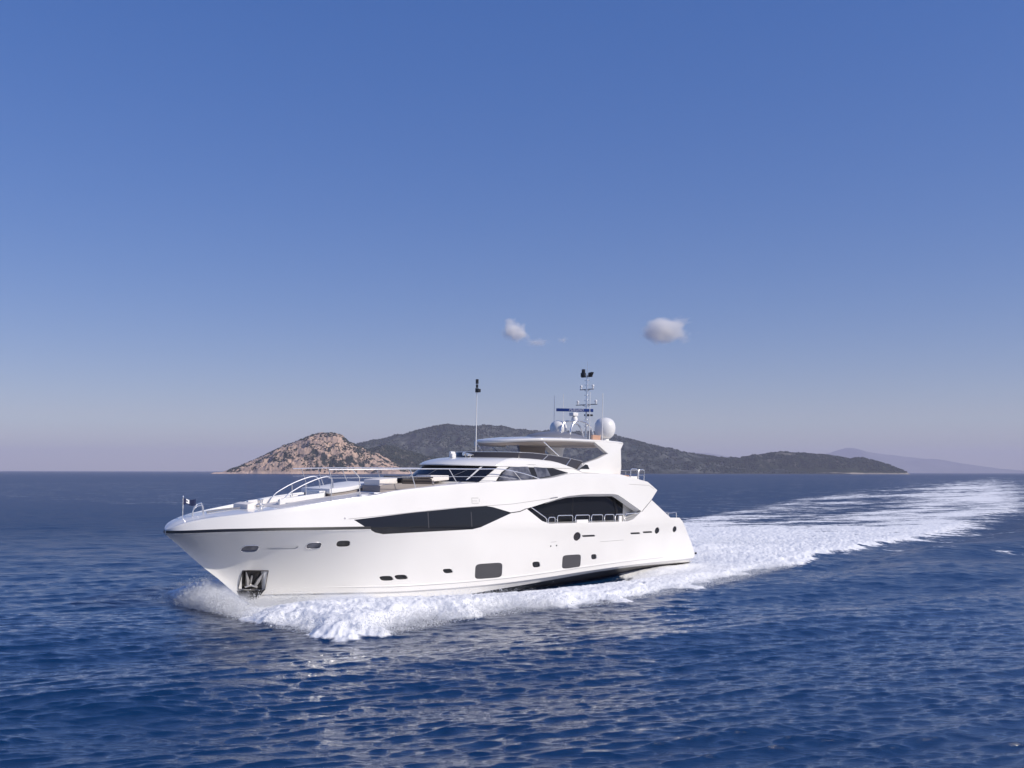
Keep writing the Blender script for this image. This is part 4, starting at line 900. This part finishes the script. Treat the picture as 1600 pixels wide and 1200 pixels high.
hea = terrain('headland', [(300, -2), (405, 6), (608, 36), (760, 55), (887, 61), (988, 75), (1051, 82), (1140, 78), (1241, 72), (1317, 62), (1368, 57), (1419, 57), (1469, 40), (1507, 22), (1525, 5), (1532, -2)], 3640, 3800, 4100, 600, 90, 26, 33, HEA, 'dark wooded headland with pale cliffs along its shore at right', cell=70, pwr=.6)
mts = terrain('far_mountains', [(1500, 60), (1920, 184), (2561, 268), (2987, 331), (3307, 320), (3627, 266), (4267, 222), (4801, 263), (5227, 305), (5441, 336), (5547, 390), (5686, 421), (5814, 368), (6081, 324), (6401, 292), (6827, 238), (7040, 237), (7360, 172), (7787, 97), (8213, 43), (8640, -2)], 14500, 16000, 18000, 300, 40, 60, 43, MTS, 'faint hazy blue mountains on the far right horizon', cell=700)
ICO = None
def icosphere():
    b = bmesh.new(); bmesh.ops.create_icosphere(b, subdivisions=1, radius=1); v = np.array([x.co[:] for x in b.verts]); f = np.array([[q.index for q in x.verts] for x in b.faces]); b.free(); return v, f
ICO = icosphere()
def scrub(name, T, n, smin, smax, thr, cell, seed, label, m, tmin=.03, tmax=1.15, flat=.75):
    o, X, Y, Z, tt = T; r_ = np.random.default_rng(seed); nx, ny = X.shape
    i = r_.uniform(0, nx - 1.01, n * 4); j = r_.uniform(0, (ny - 1.01) * .72, n * 4); i0 = i.astype(int); j0 = j.astype(int); fi, fj = i - i0, j - j0
    def bl(A_): return (A_[i0, j0] * (1 - fi) + A_[i0 + 1, j0] * fi) * (1 - fj) + (A_[i0, j0 + 1] * (1 - fi) + A_[i0 + 1, j0 + 1] * fi) * fj
    x, y, z, t = bl(X), bl(Y), bl(Z), bl(tt)
    nz = fbm(x / cell + 40, (y + z * 1.5) / cell, 4, seed)
    ok = (nz > thr) & (z > 4) & (t > tmin); x, y, z = x[ok][:n], y[ok][:n], z[ok][:n]; n = len(x)
    s_ = r_.uniform(smin, smax, n) ; v, f = ICO
    jit = 1 + r_.normal(0, .16, (n, len(v), 1))
    Vv = v[None] * jit * s_[:, None, None] * np.array([1, 1, flat]) + np.stack([x, y, z + s_ * .25], -1)[:, None, :]
    Ff = f[None] + np.arange(n)[:, None, None] * len(v)
    q = np_mesh(name, Vv.reshape(-1, 3), Ff.reshape(-1, 3), [m], smooth=False); tag(q, label, 'scrub', kind='stuff'); return q
LEAF = mat('scrub_leaves', (.04, .048, .03), .9, spec=.1); k = NT(LEAF); g = k.n('ShaderNodeNewGeometry')
k.l(k.ramp(g.outputs['Random Per Island'], [(0, (.018, .029, .020)), (.6, (.032, .046, .034)), (1, (.058, .070, .052))]), k.p.inputs['Base Color'])
scrub('island_scrub', isl, 3600, .9, 2.6, .50, 26, 5, 'dark green scrub dotted over the rocky island', LEAF)
scrub('knoll_scrub', kno, 3500, 1.2, 3.0, .42, 30, 6, 'dark scrub over the low knoll', LEAF)
scrub('hill_woods', hil, 17000, 2.2, 5.2, .45, 110, 7, 'dark pine woods covering the long hill', LEAF, flat=.95)
scrub('headland_woods', hea, 9000, 2.0, 4.6, .40, 60, 8, 'dark pine woods covering the headland', LEAF, tmin=.25, flat=.95)

# ------------------------------------------------------------------ clouds: small soft volumes
def cloud(name, loc, rad, dens, seed, label):
    b = bmesh.new(); bmesh.ops.create_icosphere(b, subdivisions=4, radius=1.0); me = bpy.data.meshes.new(name); b.to_mesh(me); b.free()
    o = bpy.data.objects.new(name, me); col.objects.link(o); o.location = loc; o.scale = rad
    m = bpy.data.materials.new(name + '_vapour'); m.use_nodes = True; t = m.node_tree; t.nodes.clear(); k = NT.__new__(NT); k.t = t
    out = k.n('ShaderNodeOutputMaterial'); pv = k.n('ShaderNodeVolumePrincipled'); pv.inputs['Color'].default_value = (1, .99, .97, 1); pv.inputs['Anisotropy'].default_value = -0.2
    tc = k.n('ShaderNodeTexCoord'); gr = k.n('ShaderNodeVectorMath', operation='LENGTH'); k.l(tc.outputs['Object'], gr.inputs[0])
    nz = k.n('ShaderNodeTexNoise', i_Scale=2.2, i_Detail=6.0, i_Roughness=.6, noise_dimensions='4D'); nz.inputs['W'].default_value = seed; k.l(tc.outputs['Object'], nz.inputs['Vector'])
    a = k.math('SUBTRACT', k.math('SUBTRACT', k.math('MULTIPLY', nz.outputs[0], 1.75), .36), gr.outputs['Value'])
    k.l(k.math('MULTIPLY', k.math('MULTIPLY', a, 1.1, clamp=True), dens), pv.inputs['Density']); k.l(pv.outputs[0], out.inputs['Volume'])
    me.materials.append(m); tag(o, label, 'cloud', 'small clouds above the yacht'); return o
def mist(name, loc, rad, dens, label):
    b = bmesh.new(); bmesh.ops.create_icosphere(b, subdivisions=3, radius=1.0); me = bpy.data.meshes.new(name); b.to_mesh(me); b.free()
    o = bpy.data.objects.new(name, me); col.objects.link(o); o.location = loc; o.scale = rad; o.rotation_euler = (0, 0, R(20))
    m = bpy.data.materials.new(name + '_vapour'); m.use_nodes = True; t = m.node_tree; t.nodes.clear(); k = NT.__new__(NT); k.t = t
    out = k.n('ShaderNodeOutputMaterial'); pv = k.n('ShaderNodeVolumePrincipled'); pv.inputs['Color'].default_value = (.93, .95, 1, 1)
    tc = k.n('ShaderNodeTexCoord'); gr = k.n('ShaderNodeVectorMath', operation='LENGTH'); k.l(tc.outputs['Object'], gr.inputs[0])
    nz = k.n('ShaderNodeTexNoise', i_Scale=2.4, i_Detail=4.0); k.l(tc.outputs['Object'], nz.inputs['Vector'])
    a = k.math('SUBTRACT', k.math('ADD', k.math('MULTIPLY', nz.outputs[0], 1.1), .22), gr.outputs['Value'])
    k.l(k.math('MULTIPLY', k.math('MULTIPLY', a, 2.5, clamp=True), dens), pv.inputs['Density']); k.l(pv.outputs[0], out.inputs['Volume'])
    me.materials.append(m); tag(o, label, 'mist', kind='stuff'); return o
wx, wy = to_world(35.5, .2); mist('bow_mist', (wx, wy, .15), (1.9, 2.4, 1.6), .9, 'soft bluish mist of spray hanging ahead of the yacht bow')
wx, wy = to_world(31.2, 4.6); mist('bow_mist', (wx, wy, .2), (3.2, 2.2, .8), .9, 'thin white mist over the bow wave beside the hull')
cloud('cloud', (962, 6000, 893), (290, 190, 150), .10, 1.3, 'larger puffy white cloud, at right above the mast')
cloud('cloud', (14, 6000, 884), (150, 120, 130), .09, 4.1, 'small rounded white cloud above the front antenna, at left')
cloud('cloud', (150, 6000, 815), (150, 80, 46), .035, 7.7, 'thin low wisp of cloud trailing right of the small rounded cloud')
cloud('cloud', (318, 6000, 826), (62, 60, 42), .03, 9.2, 'faint little puff of cloud between the two bright ones')

# ------------------------------------------------------------------ haze
hz = MB(); hz.box(-14000, 16000, -3000, 21000, -6.0, 470.0); hz = hz.build('haze', [], None, smooth=0)
m = bpy.data.materials.new('haze_air'); m.use_nodes = True; t = m.node_tree; t.nodes.clear()
o_ = t.nodes.new('ShaderNodeOutputMaterial'); pv = t.nodes.new('ShaderNodeVolumePrincipled')
pv.inputs['Color'].default_value = (.80, .775, .92, 1); pv.inputs['Density'].default_value = HAZE_D; pv.inputs['Anisotropy'].default_value = 0.0
t.links.new(pv.outputs[0], o_.inputs['Volume']); hz.data.materials.append(m)
tag(hz, 'pale haze over the sea', kind='stuff')
